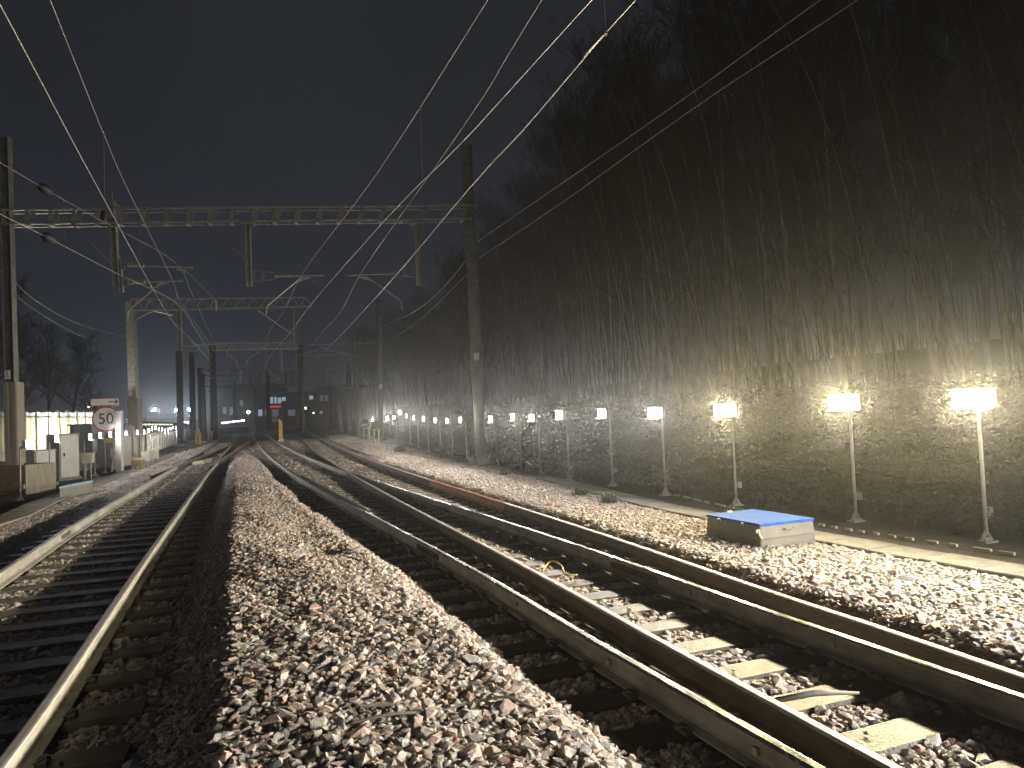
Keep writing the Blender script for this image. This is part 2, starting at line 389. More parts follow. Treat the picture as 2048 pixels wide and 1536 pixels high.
# ---------------------------------------------------------------- height field
DIPS = [(-5.0, 15.4, .5, .16), (-4.2, 13.6, .45, .17), (-3.0, 10.5, .45, .15), (-2.35, 9.0, .28, .12), (-3.4, 11.6, .35, .1), (-7.6, 22.5, .5, .2), (-7.0, 20.6, .5, .1)]
def wob(x, y, s, a, ph=0.0):
    return a * (np.sin(x * s * 1.3 + ph) * np.cos(y * s + ph * 2) + .6 * np.sin(x * s * 2.7 + y * s * 1.9 + ph) + .35 * np.sin(x * s * 5.1 - y * s * 4.3 + 1))
def hz(x, y):
    x = np.asarray(x, float); y = np.asarray(y, float)
    l1, l2 = l1x(y), rx('L2', y)
    far = y > 24
    r1 = np.minimum(rx('R1', y), 1e9); r4 = rx('R4', y); wk = walkx(y); lw = lwx(y)
    wk = np.where(y > 46, r4 + 3.2, wk)
    gap = r1 - l2; f = np.clip(gap / 3.0, .15, 1)
    low = -.19
    K = [(lw - 6, -.22), (lw - .5, -.2), (lw - .02, -.19), (l1 - 1.5, -.15), (l1 - .95, -.16), (l1 - .45, low), (l2 + .42, -.215), (l2 + .62 * f, -.2),
         (l2 + 1.12 * f, .055 * np.ones_like(y)), (l2 + gap * .5, .0 * y + .07), (r1 - 1.0 * f, .02 + 0 * y), (r1 - .5 * f, -.19 + 0 * y), (r1 - .2, low), (r4 + .3, -.2), (r4 + .62, -.09),
         (np.maximum(wk - .1, r4 + .8), -.115), (np.maximum(wk, r4 + .9) + .5, -.12)]
    xs = [np.broadcast_to(k[0], x.shape) for k in K]; zs = [np.broadcast_to(k[1], x.shape) for k in K]
    z = np.array(zs[0], float).copy()
    for i in range(len(K) - 1):
        dx = np.maximum(xs[i + 1] - xs[i], 1e-4); t_ = np.clip((x - xs[i]) / dx, 0, 1); t_ = t_ * t_ * (3 - 2 * t_)
        z = np.where(x >= xs[i], zs[i] + (zs[i + 1] - zs[i]) * t_, z)
    hump = (x > l2 + .6 * f) & (x < r1 - .45 * f)
    z = z + np.where(hump, wob(x, y, 1.7, .012) + wob(x, y, 4.3, .007, 2.), wob(x, y, 5.0, .004))
    for dx_, dy_, r_, a_ in DIPS: z = z - a_ * np.exp(-(((x - dx_) / r_) ** 2 + ((y - dy_) / (r_ * 1.6)) ** 2))
    # beyond 24 m the middle flattens out where the tracks spread
    k = np.clip((y - 26) / 14, 0, 1); z = np.where((x > l1 - 1) & (x < r4 + .7), z * (1 - k) + np.minimum(z, -.2) * k, z)
    s = (x - lampx(y)) * .93
    b = np.clip((s - .7) / 4.2, 0, 1); b = b * b * (3 - 2 * b)
    bank = -.11 + 1.35 * b + np.clip(s - 5, 0, 60) * .06 + np.clip(s - 17, 0, 44) * .06 + np.where(s > .7, wob(x, y, .9, .07) + wob(x, y, 2.6, .035, 1.) , 0) * np.clip(s - .5, 0, 1)
    z = np.where(s > .5, np.maximum(z, bank), z)
    return z

def grid_mesh(name, m, xs_fn, ys, nx, kind='structure', smooth=True):
    V = []
    for yv in ys:
        a, b = xs_fn(yv); xx = np.linspace(a, b, nx); zz = hz(xx, np.full(nx, yv)); V.extend(zip(xx.tolist(), [yv] * nx, zz.tolist()))
    ny = len(ys); Fc = [(j * nx + i, j * nx + i + 1, (j + 1) * nx + i + 1, (j + 1) * nx + i) for j in range(ny - 1) for i in range(nx - 1)]
    mb = MB(); mb.v = V; mb.f = Fc; mb.m = [0] * len(Fc)
    return tag(mb.build(name, m, None, smooth), kind=kind)
ysn = [-4 + .12 * i for i in range(150)]
while ysn[-1] < 150: ysn.append(ysn[-1] * 1.012 + .05)
def sidex(y): return float(np.where(y > 46, rx('R4', max(y, 1)) + 3.2, walkx(y)))
grid_mesh('ballast_bed', M['ballastbed'], lambda y: (float(lwx(y)) + .0, sidex(y) + .35), ysn, 90)
grid_mesh('cess_ground', M['soil'], lambda y: (sidex(y) + .351, float(lampx(y)) + 1.2), ysn, 14)
grid_mesh('embankment', M['bank'], lambda y: (float(lampx(y)) + 1.2, float(lampx(y)) + 17), ysn, 60)
grid_mesh('wooded_hill', M['hillfloor'], lambda y: (float(lampx(y)) + 17.001, float(lampx(y)) + 66), ysn[::2], 40)
grid_mesh('left_cess_ground', M['soil'], lambda y: (float(lwx(y)) - 7, float(lwx(y)) - .001), ysn, 24)
mb = MB(); mb.add([(-500, -60, -.45), (420, -60, -.45), (420, 560, -.45), (-500, 560, -.45)], [(0, 1, 2, 3)])
tag(mb.build('ground', M['ground']), kind='structure')

# ---------------------------------------------------------------- stones: points with attributes, instanced by geometry nodes
def rail_clear(x, y):
    ok = np.ones(len(x), bool)
    for k in ('L1', 'L2', 'R1', 'R2', 'R3', 'R4', 'X1', 'X2'):
        e = RX[k](y); lo = {'X1': 24.5, 'X2': 28.5}.get(k, -5)
        ok &= (np.abs(x - e) > .105) | (y < lo)
    return ok
def sleeper_clear(x, y, m=0.0):
    ok = np.ones(len(x), bool)
    for (cx, cy_, ux, uy, hl, hw) in SLEEP:
        if cy_ > 40: continue
        sel = np.abs(y - cy_) < 2.6
        dx, dy = x[sel] - cx, y[sel] - cy_
        inside = (np.abs(dx * ux + dy * uy) < hl + m) & (np.abs(-dx * uy + dy * ux) < hw + m)
        idx = np.where(sel)[0][inside]; ok[idx] = False
    return ok
def in_view(x, y, mar=1.2):
    return (x < y * .72 + mar + .6) & (x > -y * .74 - mar)
PX, PY, PZ, PSC = [], [], [], []
def scatter(y0, y1, cell, smin, smax, layers=1, xr=None):
    ya = np.arange(y0, y1, cell)
    for L in range(layers):
        lo = lwx(ya) + .0; hi = np.where(ya > 46, rx('R4', np.maximum(ya, 1)) + 3.0, walkx(ya)) - .03
        X = []; Y = []
        for a, b, yv in zip(np.maximum(lo, -yv_lim(ya)), np.minimum(hi, ya * .74 + 2), ya):
            n = int((b - a) / cell)
            if n <= 0: continue
            X.append(a + (np.arange(n) + .5) * cell); Y.append(np.full(n, yv))
        X = np.concatenate(X); Y = np.concatenate(Y)
        X = X + rng.uniform(-.5, .5, len(X)) * cell; Y = Y + rng.uniform(-.5, .5, len(Y)) * cell
        ok = in_view(X, Y) & rail_clear(X, Y) & sleeper_clear(X, Y, .012)
        X, Y = X[ok], Y[ok]
        s = rng.uniform(smin, smax, len(X)) * (1 + .5 * (rng.random(len(X)) > .93))
        Z = hz(X, Y) + rng.uniform(-.006, .012, len(X)) + L * .02 + s * .12
        PX.append(X); PY.append(Y); PZ.append(Z); PSC.append(s)
def yv_lim(y): return y * .76 + 1.8
scatter(2.4, 9, .038, .021, .037, 1)
scatter(2.4, 9, .075, .03, .048, 1)
scatter(9, 16, .042, .023, .038, 1)
scatter(16, 27, .06, .03, .045, 1)
scatter(27, 42, .1, .042, .066, 1)
scatter(42, 70, .2, .07, .12, 1)
# a few strays on sleepers
n = 260; X = rng.uniform(-4, 3, n); Y = rng.uniform(3, 14, n); ok = rail_clear(X, Y) & ~sleeper_clear(X, Y); X, Y = X[ok], Y[ok]
PX.append(X); PY.append(Y); PZ.append(np.full(len(X), -.15)); PSC.append(rng.uniform(.014, .028, len(X)))
X = np.concatenate(PX); Y = np.concatenate(PY); Z = np.concatenate(PZ); S_ = np.concatenate(PSC); n = len(X)
print('stones', n)
protos = bpy.data.collections.new('stone_shapes')
for i in range(14):
    bm = bmesh.new(); r = random.Random(i)
    sx, sy, sz = r.uniform(.85, 1.35), r.uniform(.75, 1.05), r.uniform(.5, .85)
    for _ in range(r.choice((11, 13, 15))):
        a = r.uniform(0, 2 * math.pi); zz = r.uniform(-1, 1); q = math.sqrt(1 - zz * zz); m_ = r.uniform(.82, 1.1)
        bm.verts.new((q * math.cos(a) * sx * m_, q * math.sin(a) * sy * m_, zz * sz * m_))
    bmesh.ops.convex_hull(bm, input=bm.verts[:])
    for v in [v for v in bm.verts if not v.link_faces]: bm.verts.remove(v)
    me = bpy.data.meshes.new('stone'); bm.to_mesh(me); bm.free(); me.materials.append(M['stone'])
    protos.objects.link(bpy.data.objects.new('stone', me))
def instancer(name, coll, X, Y, Z, scl, rot, tint, idx):
    me = bpy.data.meshes.new(name); me.vertices.add(len(X))
    me.vertices.foreach_set('co', np.stack([X, Y, Z], 1).astype(np.float32).ravel())
    a = me.attributes.new('rot', 'FLOAT_VECTOR', 'POINT'); a.data.foreach_set('vector', rot.astype(np.float32).ravel())
    a = me.attributes.new('scl', 'FLOAT', 'POINT'); a.data.foreach_set('value', scl.astype(np.float32))
    a = me.attributes.new('tint', 'FLOAT', 'POINT'); a.data.foreach_set('value', tint.astype(np.float32))
    a = me.attributes.new('idx', 'INT', 'POINT'); a.data.foreach_set('value', idx.astype(np.int32))
    o = bpy.data.objects.new(name, me); COL.objects.link(o)
    g = bpy.data.node_groups.new(name + '_nodes', 'GeometryNodeTree')
    g.interface.new_socket('Geometry', in_out='INPUT', socket_type='NodeSocketGeometry')
    g.interface.new_socket('Geometry', in_out='OUTPUT', socket_type='NodeSocketGeometry')
    N, L = g.nodes, g.links
    gi = N.new('NodeGroupInput'); go = N.new('NodeGroupOutput'); m2p = N.new('GeometryNodeMeshToPoints')
    iop = N.new('GeometryNodeInstanceOnPoints'); ci = N.new('GeometryNodeCollectionInfo')
    ci.inputs['Collection'].default_value = coll; ci.inputs['Separate Children'].default_value = True; ci.inputs['Reset Children'].default_value = True
    def na(n_, ty):
        q = N.new('GeometryNodeInputNamedAttribute'); q.data_type = ty; q.inputs['Name'].default_value = n_; return q.outputs['Attribute']
    L.new(gi.outputs[0], m2p.inputs['Mesh']); L.new(m2p.outputs[0], iop.inputs['Points']); L.new(ci.outputs[0], iop.inputs['Instance'])
    iop.inputs['Pick Instance'].default_value = True
    L.new(na('idx', 'INT'), iop.inputs['Instance Index']); L.new(na('scl', 'FLOAT'), iop.inputs['Scale'])
    e2r = N.new('FunctionNodeEulerToRotation'); L.new(na('rot', 'FLOAT_VECTOR'), e2r.inputs[0]); L.new(e2r.outputs[0], iop.inputs['Rotation'])
    L.new(iop.outputs[0], go.inputs[0])
    md = o.modifiers.new('instances', 'NODES'); md.node_group = g
    return o
rot = np.stack([rng.uniform(-.5, .5, n), rng.uniform(-.5, .5, n), rng.uniform(0, 6.28, n)], 1)
o = instancer('ballast_stones', protos, X, Y, Z, S_, rot, rng.random(n), rng.integers(0, 14, n))
tag(o, 'crushed pink, tan and grey ballast stones heaped between and beside the tracks', 'ballast', kind='stuff')
# ---------------------------------------------------------------- work lights
def build_lamp(name, label, group, H, face, lens, wide=.42, junction=True, watts=200, spread=162):
    """post at origin; floodlight hung beside the post; face = angle of the beam direction"""
    t_ = thing(name, (0, 0, 0), label, 'work light', group)
    mb = MB(); mb.box((0, 0, .012), (.2, .14, .02)); mb.box((0, 0, .03), (.12, .05, .05)); mb.bar((-.09, 0, .02), (0, 0, .13), .03, .012); mb.bar((.09, 0, .02), (0, 0, .13), .03, .012)
    part(mb, 'base_plate', M['post'], t_)
    mb = MB(); mb.tube([(0, 0, .02), (.0, 0, H - .08)], .021, 8); part(mb, 'post', M['post'], t_, smooth=True)
    f = np.array([math.cos(face), math.sin(face), 0]); s = np.array([-f[1], f[0], 0])
    c = np.array([0, 0, H]) + f * .17
    mb = MB(); mb.bar((0, 0, H - .1), c - f * .06 + np.array([0, 0, -.02]), .03, .04); mb.bar(c - s * (wide / 2 + .012), c - f * .09, .014, .03); mb.bar(c + s * (wide / 2 + .012), c - f * .09, .014, .03)
    part(mb, 'bracket', M['galvdark'], t_)
    mb = MB(); mb.bar(c - f * .05, c + f * .02, wide + .02, .19); 
    for k in range(-3, 4): mb.bar(c + s * k * .055 - f * .085, c + s * k * .055 - f * .048, .008, .15)
    for k in (-1, 1): mb.bar(c + f * .02 + np.array([0, 0, k * .098]), c + f * .12 + np.array([0, 0, k * .1]), wide + .02, .008)
    hd = part(mb, 'lamp_head', M['galvdark'], t_)
    mb = MB(); mb.bar(c + f * .021, c + f * .03, wide - .02, .165); part(mb, 'lens', lens, t_, parent=hd)
    ld = bpy.data.lights.new('led_light', 'AREA'); ld.shape = 'RECTANGLE'; ld.size = wide - .04; ld.size_y = .15; ld.energy = watts; ld.spread = math.radians(spread)
    ld.color = lens['rgb']; lo = bpy.data.objects.new('led_light', ld); COL.objects.link(lo); lo.parent = t_
    z_ = -f; x_ = np.cross((0, 0, 1), z_); y_ = np.cross(z_, x_); p_ = c + f * .034
    lo.matrix_local = Matrix(((x_[0], y_[0], z_[0], p_[0]), (x_[1], y_[1], z_[1], p_[1]), (x_[2], y_[2], z_[2], p_[2]), (0, 0, 0, 1)))
    if junction:
        mb = MB(); mb.box((.07, .0, .32), (.07, .05, .09)); mb.bar((.0, 0, .32), (.04, 0, .32), .02, .02); part(mb, 'junction_box', M['cabdark'], t_)
    return t_
fr = math.atan2(-.37, -.93)          # right-hand row faces the tracks
right_extra = [(6.15, 6.7), (6.8, 5.0), (7.5, 3.3), (8.1, 1.6), (8.7, -.2), (9.3, -2), (9.9, -3.9), (10.4, -5.8), (10.9, -7.7), (11.3, -9.6)]
protoR = build_lamp('work_light', 'x', 'work lights in a row along the right-hand walkway', 1.50, fr, M['led_warm'], watts=265, spread=165)
protoR2 = build_lamp('work_light', 'x', 'work lights in a row along the right-hand walkway', 1.48, fr - .1, M['led'], .34, watts=160, spread=179)
protoN = build_lamp('work_light', 'x', 'work lights in a row along the right-hand walkway', 1.60, fr - .8, M['led_near'], watts=230, spread=160)
index_children(protoR); index_children(protoR2); index_children(protoN)
for i, (x, y) in enumerate(LAMPR):
    if i < 3: o = protoR if i == 0 else copy_tree(protoR)
    else: o = protoR2 if i == 3 else copy_tree(protoR2)
    zb = float(hz(x, y)); o.location = (x, y, zb)
    Hk = [1.66, 1.67, 1.62, 1.60, 1.61, 1.61, 1.55, 1.58, 1.53, 1.53, 1.5, 1.52, 1.6, 1.66, 1.78][i]
    o.scale = (1, 1, Hk / (1.50 if i < 3 else 1.48)); o.rotation_euler.z = [.36, .36, .3, .38, .1, .1, .05, -.05, .04, 0, 0, .05, 0, 0, 0][i]
    o['label'] = (ORD[i] + ' LED work light on a slim post in the right-hand row, counted from the camera' if i else
                  'nearest and largest right-hand LED work light, glowing warm yellow at the edge of the frame')
for i, (x, y) in enumerate(right_extra):
    o = protoN if i == 0 else copy_tree(protoN); o.location = (x, y, -.11)
    if i < 2: o.rotation_euler.z = .4
    o['label'] = 'warm LED work light in the right-hand row just outside the frame beside the camera'
# far end of the right row: heads seen at these pixels
far_r = [(799, 825, 56, 797, 885), (787, 835, 57, 785, 887), (774, 836, 62, 772, 880), (761, 839, 70, 759, 878), (745, 840, 80, 743, 872)]
for i, (hx, hy, Y, bx, by) in enumerate(far_r):
    p = at(hx, hy, Y); zb = -.12 if i > 1 else -.2
    o = copy_tree(protoR2); o.location = (p[0] + .2, Y, zb); o.scale = (1, 1, (p[2] - zb) / 1.48)
    o['label'] = ORD[len(LAMPR) + i] + ' LED work light of the right-hand row, tiny and far by the railing'
fl = math.atan2(.3, .95)
protoL = build_lamp('work_light', 'x', 'work lights in a row along the left-hand cess', 1.28, fl + .05, M['ledcool'], .42, watts=65, spread=170)
index_children(protoL)
heads_l = [(56, 888, 19.3), (113, 877, 22.4), (180, 874, 26.0), (200, 871, 28.3), (220, 869, 30.0), (237, 869, 32.0), (252, 867, 34.5), (274, 865, 37.5), (288, 864, 40.5), (297, 861, 43.5),
           (304, 857, 47), (311, 856, 50), (318, 858, 53), (324, 859, 56), (330, 861, 59), (336, 859, 63), (341, 857, 67), (346, 855, 71), (352, 856, 76), (357, 856, 82), (362, 855, 88), (367, 854, 95), (385, 854, 105), (398, 853, 118), (409, 852, 130)]
for i, (hx, hy, Y) in enumerate(heads_l):
    p = at(hx - 4 * 20 / Y, hy, Y); zb = -.2
    o = protoL if i == 0 else copy_tree(protoL)
    o.location = (p[0] - .16, Y, zb); o.scale = (1, 1, (p[2] - zb) / 1.28)
    o['label'] = (ORD[i] + ' cool white work light in the left-hand row, counted from the camera' if i else 'nearest cool white work light of the left-hand row, in front of the plywood box')

# ---------------------------------------------------------------- overhead line gear
def wire_obj(name, pts, r, label, group, mat_=None, n=5):
    mb = MB(); mb.tube(pts, r * .85, n); o = mb.build(name, mat_ or M['wire'], None, True); return tag(o, label, 'wire', group)
def smooth_pts(P, n=8):
    P = [np.array(p, float) for p in P]; out = []
    for i in range(len(P) - 1):
        a, b, c, d = P[max(i - 1, 0)], P[i], P[i + 1], P[min(i + 2, len(P) - 1)]
        for k in range(n):
            t_ = k / n; out.append(.5 * ((2 * b) + (-a + c) * t_ + (2 * a - 5 * b + 4 * c - d) * t_ ** 2 + (-a + 3 * b - 3 * c + d) * t_ ** 3))
    out.append(P[-1]); return out
def strip_arm(mb, pts, r): mb.tube(pts, r, 6)
def insulator(mb, p, q, r=.055, sheds=7, core=.025):
    p = np.array(p, float); q = np.array(q, float); d = (q - p) / np.linalg.norm(q - p); L = np.linalg.norm(q - p)
    mb.tube([p, q], core, 8)
    for k in range(sheds):
        c = p + d * L * (k + .5) / sheds; mb.tube([c - d * L * .18 / sheds, c + d * L * .02 / sheds, c + d * L * .22 / sheds], [core, r, core], 10, cap=False)

# ---- first portal gantry
gx = thing('gantry', at(962, 930, 24.8), 'nearest overhead line portal gantry with a flat ladder beam across all tracks', 'gantry', 'overhead line gantries')
GR = at(948, 426, 24.8); GL = at(4, 436, 22.9); PG = VPlane(GR, GL)
ax = PG.d; un = PG.n
def gz(p, q): return (p + q) / 2
mb = MB(); b = PG(962, 912); tp = PG(932, 290); tp[0] = b[0] + (tp[0] - b[0]) * .9
b2 = at(962, 926, 24.8); b2[2] = -.1
axis = np.array([-.95, .2, 0]); mb.hsec((b[0], b[1], .12), tp, .36, .2, (1, .08, 0), .035); mr = part(mb, 'mast', M['galvdark'], gx)
mb = MB(); mb.tube([(b[0], b[1], -.3), (b[0], b[1], .08)], .44, 20); mb.tube([(b[0], b[1], .081), (b[0], b[1], .12)], .52, 20)
for k in range(14):
    a = k * 2 * math.pi / 14; mb.tube([(b[0] + .46 * math.cos(a), b[1] + .46 * math.sin(a), .12), (b[0] + .46 * math.cos(a), b[1] + .46 * math.sin(a), .22)], .02, 6)
part(mb, 'base_flange', M['galvdark'], gx, parent=mr)
mb = MB(); bl = PG(28, 965); tl = PG(9, 275); mb.hsec((bl[0], bl[1], -.2), tl, .36, .2, (1, -.1, 0), .035); ml = part(mb, 'mast', M['galvdark'], gx)
c0 = PG(26, 765); mb = MB(); fx_ = bl + (tl - bl) * 0
for a_, b_ in (((PG(31.5, 930, -.0)), c0),):
    mb.bar(a_ + np.array([0, 0, -.3]), b_ + np.array([.02, 0, 0]), .4, .36, up=(0, 1, 0))
    for k in (-1, 1): mb.bar(a_ + np.array([k * .12, -.19, -.3]), b_ + np.array([k * .12 + .02, -.19, 0]), .12, .03, up=(0, 1, 0))
part(mb, 'timber_guard', M['timber'], gx, parent=ml)
# beam: two pairs of chords and battens
def chord(mb, pa, pb, w, h): mb.bar(pa, pb, w, h)
mb = MB()
tA, tB = PG(0, 423), PG(955, 413.5); bA, bB = PG(0, 451), PG(943, 440)
tA = tA + (tA - tB) * .01; bA = bA + (bA - bB) * .01
for o_ in (-.19, .19):
    mb.bar(tA + un * o_, tB + un * o_, .06, .06); mb.bar(bA + un * o_, bB + un * o_, .06, .055)
part(mb, 'beam', M['galv'], gx)
mb = MB(); nb = 22
for k in range(nb):
    f_ = (k + .5) / nb; pt, pb = tA + (tB - tA) * f_, bA + (bB - bA) * f_
    for o_ in (-.19, .19): mb.bar(pt + un * o_, pb + un * o_, .13, .012, up=un)
    mb.bar(pb - un * .19 - np.array([0, 0, .05]), pb + un * .19 - np.array([0, 0, .05]), .13, .012)
part(mb, 'beam_battens', M['battendark'], gx)
def drop(px0, y0, px1, y1, w, parts=1):
    mb = MB(); mb.hsec(PG(px1, y1), PG(px0, y0), w, w, (1, .1, 0), .02); 
    a = PG(px0, y0 + 3); mb.box(a, (.42, .42, .03)); mb.bar(a + np.array([-.2, 0, 0]), a + np.array([0, 0, -.3]), .02, .1); mb.bar(a + np.array([.2, 0, 0]), a + np.array([0, 0, -.3]), .02, .1)
    return part(mb, 'drop_tube', M['galv'], gx)
d1 = drop(226, 440, 233, 570, .2); d2 = drop(495, 445, 499, 573, .17); d3 = drop(833, 443, 838.5, 571, .17)
mb = MB(); mb.hsec(PG(243, 585), PG(238, 520), .13, .13, (1, .1, 0), .015); mb.box(PG(227, 425), (.26, .5, .5)); mb.tube([PG(226, 418), PG(224, 383)], .018, 6); mb.tube([PG(229, 418), PG(229.5, 400)], .03, 6)
part(mb, 'bracket', M['galv'], gx, parent=d1)
mb = MB(); mb.tube([PG(413, 449, -.2), PG(490, 517)], .022, 6); mb.tube([PG(148, 451, .2), PG(222, 527, .1)], .028, 6); mb.tube([PG(232, 446, -.2), PG(239, 525, -.1)], .012, 5)
mb.box(PG(413, 446, -.2), (.16, .1, .14)); mb.box(PG(148, 449, .2), (.16, .1, .14)); mb.box(PG(491, 517), (.1, .1, .1))
part(mb, 'stay_rod', M['galv'], gx)
PLT = {}
def reg_arm(root, PP, conn, i0, i1, tube_end, hinge, knee, tip, gusset, r=.028, frame=None, parent=None, wp=None, wk=None):
    """insulated arm: conn bracket -> insulator -> tube; bent registration strut down to the contact wire"""
    mb = MB(); mb.tube([PP(*i1), PP(*tube_end)], r, 7); mb.tube([PP(*tube_end), PP(tube_end[0] + (1 if tube_end[0] > i1[0] else -1) * .5, tube_end[1])], r * 1.7, 7)
    mb.tube([PP(*hinge), PP(*knee), PP(*tip)], r * .85, 6)
    mid = [hinge[0] + (knee[0] - hinge[0]) * gusset, hinge[1] + (knee[1] - hinge[1]) * gusset]
    g2 = [hinge[0] - (knee[0] - hinge[0]) * .28 * (1 if True else 0), hinge[1] + .0]
    A, B, C_ = PP(*hinge), PP(*g2), PP(*mid); th = PP.n * .012
    mb.tube([B, A], r * .8, 6)
    mb.add([A - th, B - th, C_ - th, A + th, B + th, C_ + th], [(0, 1, 2), (5, 4, 3), (0, 3, 4, 1), (1, 4, 5, 2), (2, 5, 3, 0)])
    o = part(mb, 'registration_arm', M['galv'], root, parent=parent)
    mb = MB(); insulator(mb, PP(*i0), PP(*i1), r * 2.6, 7, r * 1.05); part(mb, 'insulator', M['insul'], root, parent=parent)
    if frame:
        mb = MB()
        for a_, b_ in frame: mb.tube([PP(*a_), PP(*b_)], .012, 5)
        part(mb, 'arm_frame', M['galv'], root, parent=parent)
# left tube, upper and lower arms
reg_arm(gx, PG, None, (254, 530), (290, 531), (385, 535), (370, 539), (432, 602), (432, 622), .18, parent=d1, frame=[((236, 521), (252, 523)), ((252, 538), (241, 541)), ((236, 521), (236, 541)), ((252, 523), (254, 531))])
reg_arm(gx, PG, None, (263, 564), (292, 564), (364, 561), (320, 566), (256, 623), (255, 643), .2, parent=d1, frame=[((246, 553), (262, 557)), ((264, 565), (256, 573)), ((256, 573), (247, 574)), ((262, 557), (264, 565))])
reg_arm(gx, PG, None, (549, 552), (584, 551.5), (646, 550.5), (602, 555), (534, 612), (532, 631), .22, parent=d2,
        frame=[((509, 541), (547, 545)), ((509, 563), (549, 559)), ((509, 541), (509, 563)), ((547, 545), (549, 559)), ((498, 541), (509, 541)), ((498, 563), (509, 563)), ((524, 543), (525, 561))])
reg_arm(gx, PG, None, (789, 547), (760, 548.5), (694, 551), (735, 554), (802, 602), (806, 621), .22, parent=d3,
        frame=[((828, 534), (791, 541)), ((831, 554), (791, 552)), ((826, 534), (829, 554)), ((791, 541), (791, 552)), ((838, 533), (826, 534)), ((838, 555), (829, 554))])
for px, py, d_ in ((524, 551, d2), (811, 543, d3), (244, 530, d1), (252, 563, d1)):
    mb = MB(); p = PG(px, py); mb.box(p, (.13, .05, .26)); part(mb, 'counterplate', M['galvdark'], gx, parent=d_)
# number plates
FONT = None
def text_mesh(body, size, loc, axis_x, normal_up, root, mat_, name='lettering', parent=None, ext=.001, align='CENTER', sx=1.0):
    cu_ = bpy.data.curves.new('t', 'FONT'); cu_.body = body; cu_.size = size; cu_.align_x = align; cu_.align_y = 'CENTER'; cu_.extrude = ext; cu_.space_line = .9
    ob = bpy.data.objects.new('t', cu_); COL.objects.link(ob); bpy.context.view_layer.update()
    dg = bpy.context.evaluated_depsgraph_get(); me = bpy.data.meshes.new_from_object(ob.evaluated_get(dg)); bpy.data.objects.remove(ob)
    x = np.array(axis_x, float); x /= np.linalg.norm(x); z = np.array(normal_up, float); z /= np.linalg.norm(z); nn = np.cross(x, z)
    m4 = Matrix(((x[0] * sx, z[0], nn[0], loc[0]), (x[1] * sx, z[1], nn[1], loc[1]), (x[2] * sx, z[2], nn[2], loc[2]), (0, 0, 0, 1)))
    me.transform(m4); me.materials.clear(); me.materials.append(mat_)
    o = bpy.data.objects.new(name, me); COL.objects.link(o); o.parent = parent or root; reparent_local(o, root); return o
def plate(root, parent, P, w, h, lines, size):
    mb = MB(); mb.box(P, (w, .012, h)); o = part(mb, 'number_plate', M['white'], root, parent=parent)
    return text_mesh(lines, size, np.array(P) + np.array([0, -.008, 0]), (1, 0, 0), (0, 0, 1), root, M['black'], parent=parent)
mlp = lambda px, py, off: PG(px, py) + np.array([0, -off, 0])
plate(gx, ml, mlp(23.5, 750, .2), .17, .27, 'B\n33\n17A', .085)
plate(gx, mr, mlp(953.5, 714, .18), .16, .25, 'B\n33\n18', .085)

# ---- second gantry, lattice beam
P2 = VPlane(at(620, 603, 43.5), at(262, 606, 42.0))
g2 = thing('gantry', P2(270, 919), 'second overhead line gantry with a zigzag lattice beam behind the speed sign', 'gantry', 'overhead line gantries')
mb = MB(); q0 = P2(272, 915); q1 = P2(261, 603); mb.bar(q0, q1, .42, .4, up=(0, 1, 0)); mm = part(mb, 'mast', M['galv'], g2)
mb = MB(); mb.bar(P2(273, 912), P2(268.5, 796), .56, .5, up=(0, 1, 0)); mb.bar(P2(281, 912), P2(277.5, 796), .07, .56, up=(0, 1, 0)); part(mb, 'timber_guard', M['timber'], g2, parent=mm)
def truss(PP, root, ta, tb, ba, bb, n, w=.09, off=.22, end=True):
    mb = MB()
    for o_ in (-off, off):
        mb.bar(PP(*ta, o_), PP(*tb, o_), w, w); mb.bar(PP(*ba, o_), PP(*bb, o_), w, w)
        for k in range(n):
            f0, f1, fm = k / n, (k + 1) / n, (k + .5) / n
            A = [ba[0] + (bb[0] - ba[0]) * f0, ba[1] + (bb[1] - ba[1]) * f0]; C_ = [ba[0] + (bb[0] - ba[0]) * f1, ba[1] + (bb[1] - ba[1]) * f1]
            xt = A[0] * .5 + C_[0] * .5; yt = ta[1] + (tb[1] - ta[1]) * (xt - ta[0]) / (tb[0] - ta[0])
            if xt < max(ta[0], tb[0]) + 1: mb.bar(PP(*A, o_), PP(xt, yt, o_), w * .6, w * .6); mb.bar(PP(xt, yt, o_), PP(*C_, o_), w * .6, w * .6)
        if end: mb.bar(PP(*tb, o_), PP(*bb, o_), w, w)
    for k in range(n + 1):
        f_ = k / n; x = ba[0] + (bb[0] - ba[0]) * f_; y_ = ba[1] + (bb[1] - ba[1]) * f_; mb.bar(PP(x, y_, -off), PP(x, y_, off), w * .6, w * .6)
    return part(mb, 'beam', M['galv'], root)
truss(P2, g2, (262, 599), (611, 595), (262, 621), (624, 613), 14, .10)
mb = MB(); mb.tube(smooth_pts([P2(271, 640), P2(290, 629), P2(310, 622), P2(335, 618)], 5), .05, 6); mb.tube([P2(310, 622), P2(345, 630)], .04, 5); part(mb, 'knee_brace', M['galv'], g2)
